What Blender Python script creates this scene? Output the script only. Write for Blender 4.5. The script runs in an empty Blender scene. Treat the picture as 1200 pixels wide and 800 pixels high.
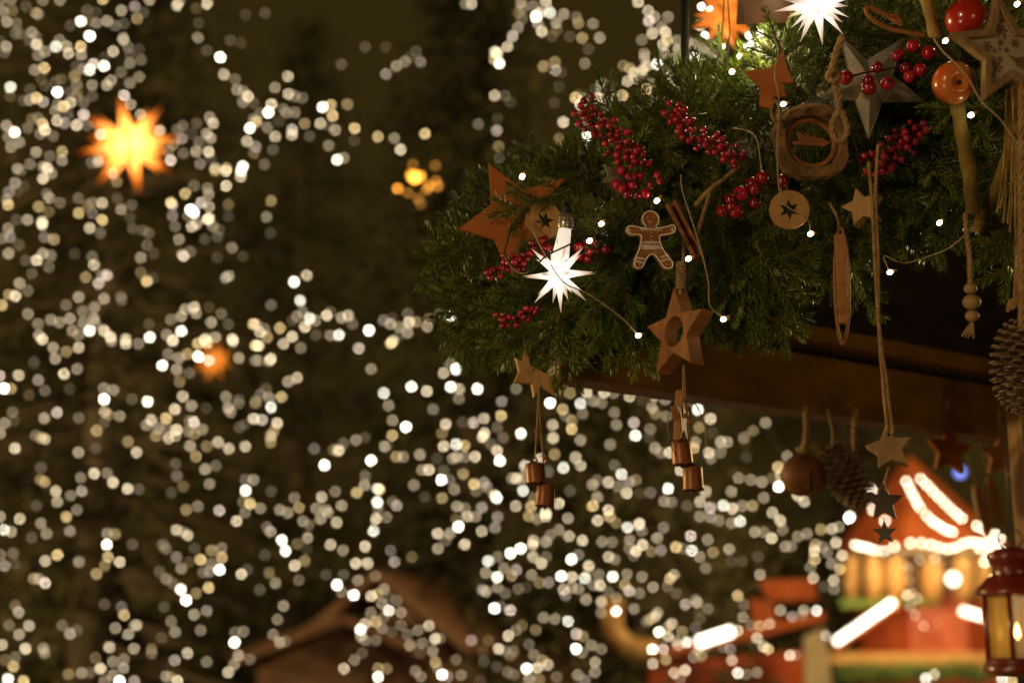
import bpy, bmesh, math, random
from mathutils import Vector, Matrix, Euler, noise as mnoise
random.seed(11)
sc = bpy.context.scene
COL = sc.collection
R_ = math.radians
# ------------------------------------------------------------------ camera
FPX = 50.0/36.0*1200.0
PITCH = R_(12.5)
CAM = Vector((0, 0, 1.7))
FW = Vector((0, math.cos(PITCH), math.sin(PITCH)))
UP = Vector((0, -math.sin(PITCH), math.cos(PITCH)))
RT = Vector((1, 0, 0))
def P(px, py, d):
    return CAM + FW*d + RT*((px-600)*d/FPX) + UP*((400-py)*d/FPX)
def S(n, d):
    return n*d/FPX
cd = bpy.data.cameras.new('camera'); cam = bpy.data.objects.new('camera', cd); COL.objects.link(cam)
cam.location = CAM; cam.rotation_euler = (R_(90)+PITCH, 0, 0)
cd.lens = 50; cd.sensor_width = 36; cd.clip_start = 0.05; cd.clip_end = 400
cd.dof.use_dof = True; cd.dof.focus_distance = 1.96; cd.dof.aperture_fstop = 2.4; cd.dof.aperture_blades = 0
sc.camera = cam
# ------------------------------------------------------------------ world and light
w = bpy.data.worlds.new('World'); sc.world = w; w.use_nodes = True
bg = w.node_tree.nodes['Background']
bg.inputs['Color'].default_value = (1.0, 0.62, 0.14, 1); bg.inputs['Strength'].default_value = 0.030
def point(name, loc, power, col, rad):
    l = bpy.data.lights.new(name, 'POINT'); l.energy = power; l.color = col; l.shadow_soft_size = rad
    o = bpy.data.objects.new(name, l); o.location = loc; COL.objects.link(o); return o
# lamps of the market round the camera (out of the frame), then tree fill
point('market_lamp_light', (-1.9, -0.6, 2.7), 105, (1, .69, .34), .16)
point('market_lamp_light', (1.5, -0.9, 1.9), 22, (1, .66, .30), .2)
point('market_lamp_light', (-1.3, .5, 1.25), 30, (1, .66, .28), .15)
point('tree_fill_light', (-9, 7, 3.0), 2300, (1, .72, .30), .4)  # added fill that brightens the tree foliage, not a lamp of the square
point('tree_fill_light', (6.5, 8.0, 4.0), 1100, (1, .72, .30), .4)  # second added fill for the foliage, from the right
sc.view_settings.view_transform = 'Standard'; sc.view_settings.look = 'None'
sc.view_settings.exposure = 0.0; sc.view_settings.gamma = 1.0
cy = sc.cycles
cy.use_denoising = True
try: cy.denoiser = 'OPENIMAGEDENOISE'
except Exception: pass
cy.use_adaptive_sampling = False
cy.max_bounces = 5; cy.diffuse_bounces = 3; cy.glossy_bounces = 2; cy.transmission_bounces = 4; cy.transparent_max_bounces = 6
cy.sample_clamp_indirect = 1.5; cy.caustics_reflective = False; cy.caustics_refractive = False

# ------------------------------------------------------------------ materials
def mat(name, c1, c2=None, rough=.6, scale=8, metallic=0, bump=0, stretch=None, detail=4, spec=.5, coat=0, bscale=None):
    m = bpy.data.materials.new(name); m.use_nodes = True; nt = m.node_tree; b = nt.nodes['Principled BSDF']
    b.inputs['Roughness'].default_value = rough; b.inputs['Metallic'].default_value = metallic
    b.inputs['Specular IOR Level'].default_value = spec; b.inputs['Coat Weight'].default_value = coat
    c2 = c2 or tuple(x*.6 for x in c1)
    tc = nt.nodes.new('ShaderNodeTexCoord'); mp = nt.nodes.new('ShaderNodeMapping')
    nt.links.new(tc.outputs['Object'], mp.inputs['Vector'])
    if stretch: mp.inputs['Scale'].default_value = stretch
    nz = nt.nodes.new('ShaderNodeTexNoise'); nz.inputs['Scale'].default_value = scale; nz.inputs['Detail'].default_value = detail
    nt.links.new(mp.outputs[0], nz.inputs['Vector'])
    cr = nt.nodes.new('ShaderNodeValToRGB'); cr.color_ramp.elements[0].position = .35; cr.color_ramp.elements[1].position = .65
    cr.color_ramp.elements[0].color = (*c2, 1); cr.color_ramp.elements[1].color = (*c1, 1)
    nt.links.new(nz.outputs['Fac'], cr.inputs[0]); nt.links.new(cr.outputs[0], b.inputs['Base Color'])
    if bump:
        bp = nt.nodes.new('ShaderNodeBump'); bp.inputs['Strength'].default_value = bump; bp.inputs['Distance'].default_value = .002
        n2 = nt.nodes.new('ShaderNodeTexNoise'); n2.inputs['Scale'].default_value = bscale or scale*4
        nt.links.new(mp.outputs[0], n2.inputs['Vector'])
        nt.links.new(n2.outputs['Fac'], bp.inputs['Height']); nt.links.new(bp.outputs[0], b.inputs['Normal'])
    return m
def vary(m, lo, hi, hue=.015):
    nt = m.node_tree; b = nt.nodes['Principled BSDF']; lk = b.inputs['Base Color'].links[0]; src = lk.from_socket
    oi = nt.nodes.new('ShaderNodeObjectInfo'); hs = nt.nodes.new('ShaderNodeHueSaturation'); a = nt.nodes.new('ShaderNodeMapRange'); a.inputs['To Min'].default_value = lo; a.inputs['To Max'].default_value = hi
    h = nt.nodes.new('ShaderNodeMapRange'); h.inputs['To Min'].default_value = .5-hue; h.inputs['To Max'].default_value = .5+hue
    w2 = nt.nodes.new('ShaderNodeMath'); w2.operation = 'PINGPONG'; w2.inputs[1].default_value = .37
    nt.links.new(oi.outputs['Random'], a.inputs['Value']); nt.links.new(oi.outputs['Random'], w2.inputs[0]); nt.links.new(w2.outputs[0], h.inputs['Value'])
    nt.links.new(a.outputs[0], hs.inputs['Value']); nt.links.new(h.outputs[0], hs.inputs['Hue']); nt.links.new(src, hs.inputs['Color']); nt.links.new(hs.outputs[0], b.inputs['Base Color'])
def emat(name, col, strength, sample=True, base=None):
    m = bpy.data.materials.new(name); m.use_nodes = True; b = m.node_tree.nodes['Principled BSDF']
    b.inputs['Base Color'].default_value = (*(base or (.5, .5, .5)), 1); b.inputs['Roughness'].default_value = .4
    b.inputs['Emission Color'].default_value = (*col, 1); b.inputs['Emission Strength'].default_value = strength
    if not sample: m.cycles.emission_sampling = 'NONE'
    return m
M = {}
M['needle'] = mat('fir needles', (.155, .255, .034), (.06, .13, .020), .36, 14, spec=.5)
M['needle2'] = mat('blue fir needles', (.10, .15, .075), (.06, .10, .05), .42, 14)
M['twig'] = mat('fir twig', (.12, .07, .03), (.06, .035, .016), .8, 40)
M['wood'] = mat('beech wood', (.37, .17, .055), (.24, .095, .026), .55, 7, stretch=(9, 1, 1), bump=.3, bscale=60)
M['palewood'] = mat('pale plywood', (.42, .235, .075), (.29, .145, .04), .55, 7, stretch=(9, 1, 1), bump=.25, bscale=60)
M['rustwood'] = mat('orange stained wood', (.36, .105, .010), (.27, .07, .007), .5, 6, stretch=(1, 5, 1), bump=.2)
M['oldwood'] = mat('weathered wood', (.30, .19, .085), (.20, .12, .05), .7, 9, stretch=(8, 1, 1), bump=.5, bscale=50)
M['beam'] = mat('stained roof timber', (.27, .125, .020), (.15, .068, .010), .5, 2.2, stretch=(1.2, 9, 9), bump=.35, bscale=40)
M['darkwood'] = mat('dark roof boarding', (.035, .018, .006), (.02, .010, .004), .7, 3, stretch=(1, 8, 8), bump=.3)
M['bark'] = mat('rough bark', (.24, .13, .05), (.07, .04, .02), .9, 60, bump=1, bscale=120)
M['jute'] = mat('jute twine', (.38, .25, .11), (.25, .155, .06), .9, 90, bump=.6, bscale=300)
M['raffia'] = mat('raffia', (.44, .29, .08), (.29, .18, .05), .65, 40, stretch=(6, 1, 6))
M['ribbon'] = mat('olive ribbon', (.24, .165, .03), (.10, .07, .012), .85, 30, bump=.2)
M['berry'] = mat('red berry lacquer', (.42, .008, .010), (.28, .004, .006), .22, 30, coat=.6)
M['berrytip'] = mat('berry tip', (.02, .01, .008), None, .8)
M['stem'] = mat('brown stem', (.07, .035, .02), None, .8, 30)
M['zinc'] = mat('grey zinc sheet', (.30, .265, .20), (.16, .14, .10), .5, 26, metallic=.2, bump=.2)
M['darkmetal'] = mat('dark metal', (.12, .11, .10), (.07, .06, .055), .45, 12, metallic=.6)
M['black'] = mat('black painted metal', (.012, .011, .010), None, .5, 10)
M['wire'] = mat('green cable', (.035, .035, .018), None, .5, 10)
M['clearwire'] = mat('clear twisted cable', (.45, .36, .20), (.3, .23, .12), .3, 200)
M['socket'] = mat('amber bulb socket', (.65, .33, .06), None, .35, 10)
M['ginger'] = mat('gingerbread', (.27, .10, .022), (.19, .062, .012), .7, 40, bump=.4, bscale=200)
M['icing'] = mat('white icing', (.80, .76, .70), (.7, .66, .6), .6, 30)
M['copper'] = mat('brown copper bell metal', (.29, .11, .03), (.19, .065, .02), .42, 14, metallic=.35, bump=.1)
M['rust'] = mat('rusty bell metal', (.27, .10, .03), (.15, .05, .015), .6, 14, metallic=.3, bump=.4)
M['cone'] = mat('pine cone scale', (.15, .085, .045), (.07, .038, .02), .7, 40, bump=.5)
M['conetip'] = mat('pine cone tip', (.28, .18, .10), (.15, .09, .05), .7, 40)
M['apple'] = mat('red apple skin', (.50, .035, .015), (.33, .012, .008), .25, 9, coat=.4)
M['apple2'] = mat('orange apple skin', (.55, .20, .03), (.50, .07, .015), .28, 12, stretch=(3, 3, .6), coat=.4)
M['beadwood'] = mat('pale wooden bead', (.36, .25, .11), (.28, .19, .08), .6, 30)
M['whitewash'] = mat('whitewashed panel', (.42, .34, .24), (.34, .27, .18), .7, 20)
M['print'] = mat('brown print', (.20, .10, .03), None, .8, 30)
M['lanternred'] = mat('dark red lantern enamel', (.17, .016, .010), (.10, .010, .007), .3, 12, coat=.4)
M['silver'] = mat('silver cap', (.55, .52, .46), (.4, .38, .33), .3, 30, metallic=.8)
M['shade'] = mat('brown lamp shade', (.06, .022, .010), (.045, .015, .007), .6, 8)
M['cinnamon'] = mat('cinnamon bark', (.34, .13, .035), (.20, .07, .02), .75, 25, stretch=(1, 5, 1), bump=.6)
M['foliage'] = mat('tree foliage', (.085, .074, .022), (.055, .05, .016), .7, .9)
M['bark_tree'] = mat('tree bark', (.10, .07, .045), None, .9, 6)
M['cobble'] = mat('cobblestones', (.12, .10, .08), (.06, .05, .04), .6, 5, bump=1)
M['hutwood'] = mat('larch boards', (.20, .10, .048), (.13, .06, .028), .75, 1.2, stretch=(1, 1, 12))
M['hutroof'] = mat('hut roof boards', (.22, .105, .05), (.15, .07, .033), .75, 2, stretch=(1, 1, 9))
M['redroof'] = mat('orange red kiosk paint', (.58, .14, .035), (.44, .09, .022), .5, 4)
M['tanpaint'] = mat('tan paint', (.62, .36, .13), (.52, .28, .09), .5, 4)
M['redpaint'] = mat('red paint', (.50, .10, .03), (.38, .06, .02), .5, 4)
M['cream'] = mat('cream paint', (.7, .55, .34), None, .5, 4)
vary(M['berry'], .45, 1.2, .012); vary(M['needle'], .65, 1.25, .03)
def glass_mat(name, col, rough=.15):
    m = bpy.data.materials.new(name); m.use_nodes = True; nt = m.node_tree; b = nt.nodes['Principled BSDF']
    b.inputs['Base Color'].default_value = (*col, 1); b.inputs['Roughness'].default_value = rough
    b.inputs['Alpha'].default_value = .35
    return m
M['amberglass'] = glass_mat('amber lantern glass', (.75, .5, .12))

# ------------------------------------------------------------------ object helpers
def setp(o, label=None, cat=None, group=None, kind=None):
    if label: o['label'] = label
    if cat: o['category'] = cat
    if group: o['group'] = group
    if kind: o['kind'] = kind
    return o
BASE = Matrix(((1, 0, 0), (0, 0, -1), (0, 1, 0))).to_4x4()      # local x right, y up, z towards the viewer
def thing(name, label, cat, loc, rot=(0, 0, 0), group=None, hang=True):
    """An Empty at the thing's base; local x right, y up, z to the viewer when hang, else world axes."""
    o = bpy.data.objects.new(name, None); COL.objects.link(o); o.empty_display_size = .05
    mw = Matrix.Translation(loc) @ (BASE if hang else Matrix.Identity(4)) @ Euler(tuple(R_(a) for a in rot)).to_matrix().to_4x4()
    o.matrix_world = mw
    o['_m'] = [x for row in mw for x in row]
    return setp(o, label, cat, group)
def mw(o):
    v = list(o['_m']); return Matrix([v[0:4], v[4:8], v[8:12], v[12:16]])
def loc_of(t, px, py, d):
    return mw(t).inverted() @ P(px, py, d)
def link(name, me, parent=None):
    o = bpy.data.objects.new(name, me); COL.objects.link(o)
    if parent: o.parent = parent
    return o
class MB:
    def __init__(s): s.v = []; s.f = []; s.mi = []
    def add(s, vs, fs, mi=0):
        n = len(s.v); s.v += [tuple(v) for v in vs]; s.f += [tuple(i+n for i in f) for f in fs]; s.mi += [mi]*len(fs); return s
    def box(s, c, size, rot=None, mi=0):
        hx, hy, hz = (a/2 for a in size)
        vs = [Vector((x, y, z)) for x in (-hx, hx) for y in (-hy, hy) for z in (-hz, hz)]
        if rot is not None: vs = [rot @ v for v in vs]
        vs = [v+Vector(c) for v in vs]
        return s.add(vs, [(0, 1, 3, 2), (4, 6, 7, 5), (0, 4, 5, 1), (2, 3, 7, 6), (0, 2, 6, 4), (1, 5, 7, 3)], mi)
    def tube(s, pts, r, seg=6, mi=0, cap=True):
        pts = [Vector(p) for p in pts]; n = len(pts); rs = r if isinstance(r, (list, tuple)) else [r]*n
        vs = []; prev = None
        for i, p in enumerate(pts):
            t = (pts[min(i+1, n-1)]-pts[max(i-1, 0)])
            t = t.normalized() if t.length > 1e-9 else Vector((0, 0, 1))
            if prev is None:
                a = Vector((0, 0, 1)) if abs(t.z) < .9 else Vector((1, 0, 0)); u = t.cross(a).normalized()
            else:
                u = prev-t*prev.dot(t); u = u.normalized() if u.length > 1e-6 else t.orthogonal().normalized()
            prev = u; v = t.cross(u)
            vs += [p+(u*math.cos(2*math.pi*k/seg)+v*math.sin(2*math.pi*k/seg))*rs[i] for k in range(seg)]
        fs = [(i*seg+k, i*seg+(k+1) % seg, (i+1)*seg+(k+1) % seg, (i+1)*seg+k) for i in range(n-1) for k in range(seg)]
        if cap: fs += [tuple(range(seg))[::-1], tuple((n-1)*seg+k for k in range(seg))]
        return s.add(vs, fs, mi)
    def lathe(s, prof, seg=20, mat4=None, mi=0, wob=0):
        vs = []
        for r, h in prof:
            for k in range(seg):
                a = 2*math.pi*k/seg; v = Vector((r*math.cos(a), h, r*math.sin(a)))
                vs.append(mat4 @ v if mat4 is not None else v)
        n = len(prof)
        fs = [(i*seg+k, (i+1)*seg+k, (i+1)*seg+(k+1) % seg, i*seg+(k+1) % seg) for i in range(n-1) for k in range(seg)]
        return s.add(vs, fs, mi)
    def ball(s, c, r, seg=12, ring=8, mi=0, sq=1.0):
        c = Vector(c)
        return s.lathe([(r*math.sin(math.pi*i/ring)+1e-5, -r*sq*math.cos(math.pi*i/ring)) for i in range(ring+1)], seg, Matrix.Translation(c), mi)
    def build(s, name, mats, parent=None, smooth=True):
        me = bpy.data.meshes.new(name); me.from_pydata(s.v, [], s.f)
        for m in (mats if isinstance(mats, (list, tuple)) else [mats]): me.materials.append(m)
        me.polygons.foreach_set('material_index', s.mi)
        if smooth: me.polygons.foreach_set('use_smooth', [True]*len(s.f))
        me.update(); return link(name, me, parent)
def slab(name, outline, thick, m, parent=None, holes=(), bev=.0008, z=0):
    """An extruded outline (metres, local x/y) with holes and softened edges, its front at z + thick/2."""
    bm = bmesh.new(); es = []
    for lp in [outline]+list(holes):
        vs = [bm.verts.new((x, y, z-thick/2)) for x, y in lp]
        es += [bm.edges.new((vs[i], vs[(i+1) % len(vs)])) for i in range(len(vs))]
    r = bmesh.ops.triangle_fill(bm, edges=es, use_beauty=True, use_dissolve=False)
    bmesh.ops.dissolve_limit(bm, angle_limit=.01, verts=bm.verts, edges=bm.edges) if not holes else None
    fs = list(bm.faces)
    ex = bmesh.ops.extrude_face_region(bm, geom=fs)
    vs = [g for g in ex['geom'] if isinstance(g, bmesh.types.BMVert)]
    bmesh.ops.translate(bm, verts=vs, vec=(0, 0, thick))
    bmesh.ops.recalc_face_normals(bm, faces=bm.faces)
    if bev:
        be = [e for e in bm.edges if len(e.link_faces) == 2 and e.calc_face_angle(0) > .9 and abs(e.verts[0].co.z-e.verts[1].co.z) < 1e-6]
        try: bmesh.ops.bevel(bm, geom=be, offset=bev, segments=1, affect='EDGES')
        except Exception: pass
    me = bpy.data.meshes.new(name); bm.to_mesh(me); bm.free(); me.materials.append(m)
    return link(name, me, parent)
def starpts(n, R, r, rot=90, tipcut=0):
    o = []
    for i in range(2*n):
        a = R_(rot)+math.pi*i/n; q = R if i % 2 == 0 else r
        o.append((q*math.cos(a), q*math.sin(a)))
    return o
def circ(cx, cy, rx, ry=None, n=28, rot=0):
    ry = ry or rx; c, s = math.cos(rot), math.sin(rot); o = []
    for i in range(n):
        a = 2*math.pi*i/n; x, y = rx*math.cos(a), ry*math.sin(a); o.append((cx+x*c-y*s, cy+x*s+y*c))
    return o
def smooth(pts, n=6, closed=False):
    pts = [Vector(p) for p in pts]; N = len(pts); out = []
    rng = range(N) if closed else range(N-1)
    for i in rng:
        if closed: a, b, c, d = pts[i-1], pts[i], pts[(i+1) % N], pts[(i+2) % N]
        else: a, b, c, d = pts[max(i-1, 0)], pts[i], pts[i+1], pts[min(i+2, N-1)]
        for k in range(n):
            t = k/n; out.append(.5*((2*b)+(c-a)*t+(2*a-5*b+4*c-d)*t*t+(3*b-a-3*c+d)*t**3))
    if not closed: out.append(pts[-1])
    return out
def twine(mb, pts, r, turn=None, strands=3, fuzz=True, n=6):
    """A laid cord: strands wound round a path, with a few loose fibres."""
    c = smooth(pts, n) if len(pts) > 2 else [Vector(pts[0]).lerp(Vector(pts[1]), i/8) for i in range(9)]
    L = [0]
    for i in range(1, len(c)): L.append(L[-1]+(c[i]-c[i-1]).length)
    turn = turn or r*7; step = turn/7; N = max(8, int(L[-1]/step)); dense = []
    j = 0
    for i in range(N+1):
        d = L[-1]*i/N
        while j < len(L)-2 and L[j+1] < d: j += 1
        seg = max(L[j+1]-L[j], 1e-9); dense.append(c[j].lerp(c[j+1], (d-L[j])/seg))
    for s in range(strands):
        pp = []; prev = None
        for i, p in enumerate(dense):
            t = (dense[min(i+1, N)]-dense[max(i-1, 0)]).normalized()
            u = t.orthogonal().normalized() if prev is None else (prev-t*prev.dot(t)).normalized()
            prev = u; v = t.cross(u); a = 2*math.pi*(s/strands+(L[-1]*i/N)/turn)
            pp.append(p+(u*math.cos(a)+v*math.sin(a))*r*.5)
        mb.tube(pp, r*.56, 5)
    if fuzz:
        for i in range(int(L[-1]/r*.9)):
            p = random.choice(dense); d = Vector((random.gauss(0, 1), random.gauss(0, 1), random.gauss(0, 1))).normalized()
            q = p+d*r*random.uniform(1.2, 2.8)+Vector((0, 0, random.uniform(-r, r)))
            mb.tube([p, p.lerp(q, .6)+Vector((0, 0, r*.3)), q], [r*.07, r*.06, r*.03], 3, cap=False)
    return mb

# ------------------------------------------------------------------ ground
g = MB(); N = 24
g.add([(x*6-72, y*6-20, 0) for y in range(N+1) for x in range(N+1)], [(y*(N+1)+x, y*(N+1)+x+1, (y+1)*(N+1)+x+1, (y+1)*(N+1)+x) for y in range(N) for x in range(N)])
setp(g.build('ground', M['cobble']), kind='structure')

# ------------------------------------------------------------------ stall roof corner that carries the garland
zb = P(655, 447, 2.22).z
def d_at(px, py):                       # depth at which pixel ray meets the height zb
    den = FW.z+UP.z*(400-py)/FPX
    return (zb-CAM.z)/den
A0 = P(655, 447, d_at(655, 447)); A1 = P(1215, 524, d_at(1215, 524))
ax = (A1-A0); ax.z = 0; LEN = ax.length; ax.normalize(); nrm = Vector((ax.y, -ax.x, 0))     # towards the viewer
stall = thing('market_stall', 'dark timber corner of a market stall roof carrying the fir garland', 'market stall', A0, hang=False)
def beam(name, s0, s1, z0, z1, y0, y1, m, mb=None):
    own = mb is None; mb = mb or MB(); vs = []
    for s_ in (s0, s1):
        for y in (y0, y1):
            for z in (z0, z1): vs.append(ax*s_+nrm*y+Vector((0, 0, z)))
    mb.add(vs, [(0, 1, 3, 2), (4, 6, 7, 5), (0, 4, 5, 1), (2, 3, 7, 6), (0, 2, 6, 4), (1, 5, 7, 3)])
    return mb.build(name, m, stall, smooth=False) if own else mb
def bevel_obj(o, wd=.004):
    md = o.modifiers.new('bevel', 'BEVEL'); md.width = wd; md.segments = 2; md.limit_method = 'ANGLE'
bm_ = beam('eaves_beam', -.02, LEN+.5, 0, .105, -.03, .03, M['beam']); bevel_obj(bm_)
bm_ = beam('ledge', .20, LEN+.5, .125, .155, -.02, .045, M['beam']); bevel_obj(bm_)
mb = MB()
for i in range(7):
    beam('x', .12+i*.035, LEN+.5, .107+i*.075, .107+i*.075+.071, -.06-.004*(i % 2), -.035, None, mb)
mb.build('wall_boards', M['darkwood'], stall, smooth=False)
# sloping verge board behind the garland and the far side beam
mb = MB()
a, b = P(634, 447, 2.23)-A0, P(850, 372, 2.19)-A0
dv = (b-a).normalized(); upv = Vector((0, 0, 1)); sd = dv.cross(upv).normalized(); up2 = sd.cross(dv)
vs = [q+sd*s_*.012+up2*t_ for q in (a, b) for s_ in (-1, 1) for t_ in (0, .035)]
mb.add(vs, [(0, 1, 3, 2), (4, 6, 7, 5), (0, 4, 5, 1), (2, 3, 7, 6), (0, 2, 6, 4), (1, 5, 7, 3)])
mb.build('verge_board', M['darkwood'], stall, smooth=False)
mb = MB(); q = P(1202, 560, 2.45)-A0
mb.box(q+Vector((0.02, 0, -.9)), (.07, .07, 2.2)); o = mb.build('post', M['beam'], stall, smooth=False); bevel_obj(o)
# stall counter far inside, so that the stall stands on something
mb = MB(); q = P(1480, 760, 3.0)-A0
mb.box(q+Vector((.2, .2, -.9)), (.9, .9, 1.6)); mb.build('counter', M['hutwood'], stall, smooth=False)
mb = MB(); t = P(803, 112, 2.15)
mb.tube([t+Vector((0, 0, -.25)), t, P(801.5, -60, 2.15)], S(5.2, 2.15), 12)
setp(mb.build('metal_pole', M['black']), 'thin black metal pole rising out of the fir garland at its top left', 'pole')

# ------------------------------------------------------------------ fir sprigs
def shoot(V, F, T, a, d, L, n, nl=.0165, flat=Vector((0, 0, 1)), first=0.05):
    d = d.normalized(); u = d.cross(flat).normalized(); v = u.cross(d)
    bend = Vector((random.gauss(0, .05), random.gauss(0, .05), random.gauss(0, .08)))
    def at(t): return a+d*L*t+bend*L*t*t
    T.append([at(0), at(.5), at(1)])
    for i in range(n):
        t = first+(1-first)*(i+random.random())/n
        an = random.gauss(0, 1)*.5+(0 if random.random() < .5 else math.pi)
        if random.random() < .30: an = random.uniform(.2, math.pi-.2)
        rad = u*math.cos(an)+v*abs(math.sin(an))*(1 if random.random() < .8 else -1)
        fwd = .75+.45*t
        nd = (d*fwd+rad+Vector((random.gauss(0, .1),)*3)).normalized()
        l = nl*random.uniform(.75, 1.1)*(1 if t < .85 else 1-.35*(t-.85)/.15)*(.8+.4*min(1, t*5)*.5)
        p = at(t); sdv = nd.cross(rad if abs(nd.dot(rad)) < .99 else v).normalized()*.0012
        nn = nd.cross(sdv).normalized()*.0004
        k = len(V)
        V += [p, p+nd*l*.5+sdv-nn, p+nd*l+nn*.5, p+nd*l*.5-sdv-nn, p+nd*l*.5+nn]
        F += [(k, k+1, k+4), (k+1, k+2, k+4), (k+4, k+2, k+3), (k, k+4, k+3)]
def sprig(seed, L=.19, side=7, nl=.0165, dens=1150):
    random.seed(seed); V = []; F = []; T = []
    shoot(V, F, T, Vector((0, 0, 0)), Vector((1, 0, 0)), L, int(L*dens), nl)
    for i in range(side):
        t = .12+.68*i/side+random.uniform(-.02, .02); s_ = 1 if i % 2 else -1
        ang = R_(random.uniform(34, 52)); l = L*(.66-.42*t)*random.uniform(.85, 1.15)
        d = Vector((math.cos(ang), s_*math.sin(ang), random.uniform(-.15, .15)))
        shoot(V, F, T, Vector((L*t, 0, 0)), d, l, int(l*dens), nl)
        if l > .07:
            for q in (.45,):
                a2 = ang+R_(40)*(-1 if random.random() < .5 else 1)
                shoot(V, F, T, Vector((L*t, 0, 0))+d*l*q, Vector((math.cos(a2), s_*math.sin(a2), 0)), l*.4, int(l*.4*dens), nl)
    mb = MB(); mb.add(V, F, 0)
    for tw in T: mb.tube(tw, [.0019, .0015, .0009], 4, mi=1, cap=False)
    me = bpy.data.meshes.new('fir_sprig'); me.from_pydata(mb.v, [], mb.f); me.materials.append(M['needle']); me.materials.append(M['twig'])
    me.polygons.foreach_set('material_index', mb.mi); me.update(); return me
SPR = [sprig(100+i, L, sd_, nl) for i, (L, sd_, nl) in enumerate([(.125, 5, .0165), (.105, 4, .0155), (.14, 6, .017), (.09, 3, .016), (.115, 5, .0175), (.13, 5, .0165)])]
SPRB = []
for me in SPR[:2]:
    c = me.copy(); c.materials[0] = M['needle2']; SPRB.append(c)
random.seed(5)
garland = thing('fir_garland', 'thick green fir branch garland heaped along the stall roof edge', 'garland', P(800, 300, 2.1), hang=False)
G0 = P(800, 300, 2.1)
def gdepth(px): return 2.05-.12*max(0, min(1, (px-620)/560))
spr_list = []
def put_sprig(px, py, d, dirpx, me=None, back=0, roll=None, scale=1.0):
    """base at the pixel, pointing along dirpx = (dx, dy down, towards viewer)"""
    dx, dy, dz = dirpx
    x = (RT*dx-UP*dy-FW*dz).normalized()
    zz = (-FW+Vector((random.gauss(0, .28), random.gauss(0, .28), random.gauss(0, .28)))); zz = (zz-x*zz.dot(x)).normalized(); yy = zz.cross(x)
    m = Matrix((x, yy, zz)).transposed().to_4x4(); m.translation = P(px, py, d)-G0
    me = me or random.choice(SPR)
    spr_list.append((me, m @ Matrix.Scale(scale, 4)))
# hand placed sprigs along the outline
edge = [(700,240,2.1,(-.2,-1,.1),0),(690,225,2.12,(.4,-1,.1),2),(715,240,2.08,(-.6,-.6,.2),4),(730,250,2.05,(.3,-1,.2),5),(760,240,2.03,(-.3,-1,.25),0),(745,300,1.98,(-.6,.7,.2),2),(575,292,2.1,(-1,-.02,.05),1),(560,330,2.12,(-.9,.1,0),3),(600,380,2.06,(-.9,.45,.1),1),(575,360,2.1,(-.8,.6,0),3),(630,365,2.03,(-.5,1,.15),1),(660,350,2.0,(-.15,1,.2),0),(735,365,2.0,(.1,1,.15),1),(720,150,2.12,(-.3,-1,.1),3),(860,110,2.1,(-.4,-.9,.1),1),(835,130,2.08,(-.9,-.4,.2),0),(790,150,2.08,(.2,-.9,.2),1),(905,320,2.0,(.1,1,.15),0),(870,335,2.0,(.1,1,.2),1),(1000,300,1.98,(.2,1,.1),1),(1085,215,1.97,(.1,1,.15),0),(1060,225,1.97,(-.1,1,.15),1),(600,262,2.16,(-1,-.25,.1),1),(585,300,2.12,(-1,-.05,.1),0),(600,320,2.1,(-1,-.3,0),3),(600,330,2.06,(-.75,.35,.1),0),(610,350,2.02,(-.7,.5,.1),2),(640,350,2.0,(-.6,.8,.2),0),
 (660,345,2.0,(-.3,1,.25),4),(690,330,1.98,(.05,1,.25),1),(640,330,1.99,(-.9,.55,.2),4),(720,325,1.99,(-.1,1,.2),5),(752,328,2.0,(.1,1,.2),0),(780,345,2.02,(-.2,1,.2),3),(645,240,1.95,(-.9,.15,.05),3),(668,222,1.95,(-.9,.3,.0),1),(655,275,1.98,(-.5,.5,.1),3),
 (640,235,2.16,(-.5,-.8,0),3),(660,240,2.15,(.1,-1,0),1),(680,250,2.1,(-.8,-.7,.1),0),(700,230,2.12,(-.6,-.55,.1),1),(740,200,2.15,(-.5,-.7,0),3),(720,260,2.02,(-.9,.3,.3),0),
 (760,190,2.12,(-.2,-.9,.1),1),(800,180,2.1,(-.45,-.75,.1),0),(790,190,2.1,(-.9,-.5,.1),3),(830,170,2.1,(-.1,-.8,.15),2),(850,160,2.1,(.15,-.9,.1),0),(870,150,2.05,(-.8,-.6,.2),4),
 (880,130,2.1,(.1,-.8,.1),1),(900,110,2.05,(.3,-.8,.1),0),(940,120,2.02,(-.35,-.8,.2),2),(950,110,2.0,(.35,-.8,.2),0),(980,90,1.98,(.2,-.9,.2),5),(1010,70,1.96,(-.2,-.9,.2),2),(990,70,1.96,(-.6,-.5,.3),3),
 (1040,70,1.98,(0,-1,.1),0),(1080,60,1.98,(.2,-1,.1),2),(1120,70,1.98,(.1,-1,0),4),(1170,60,1.98,(.2,-1,0),0),
 (830,290,2.0,(-.1,1,.2),0),(850,290,2.0,(.25,1,.2),2),(880,270,2.0,(.1,1,.2),4),(900,260,1.98,(.35,1,.2),0),(940,250,1.97,(-.2,1,.2),5),(930,270,2.0,(.4,.8,.2),1),(970,250,1.97,(.35,1,.2),0),(990,240,1.97,(-.2,1,.1),2),
 (1020,230,1.97,(.3,.8,.2),3),(1050,180,1.96,(.2,1,.2),1),(1060,150,1.95,(.6,.9,.2),0),(1090,150,1.95,(.1,1,.2),4),(1110,190,1.97,(.5,.6,.1),3),(1130,240,1.95,(-.3,.5,.1),3),(1190,250,1.95,(-.2,.9,.1),0),(1210,280,1.95,(-.8,.4,.1),3),
 (820,330,2.05,(.6,.6,.1),0),(870,320,2.02,(.5,.5,.1),1)]
for e in edge: put_sprig(e[0], e[1], e[2]+.07+random.uniform(-.015, .02), e[3], SPR[e[4]])
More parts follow.
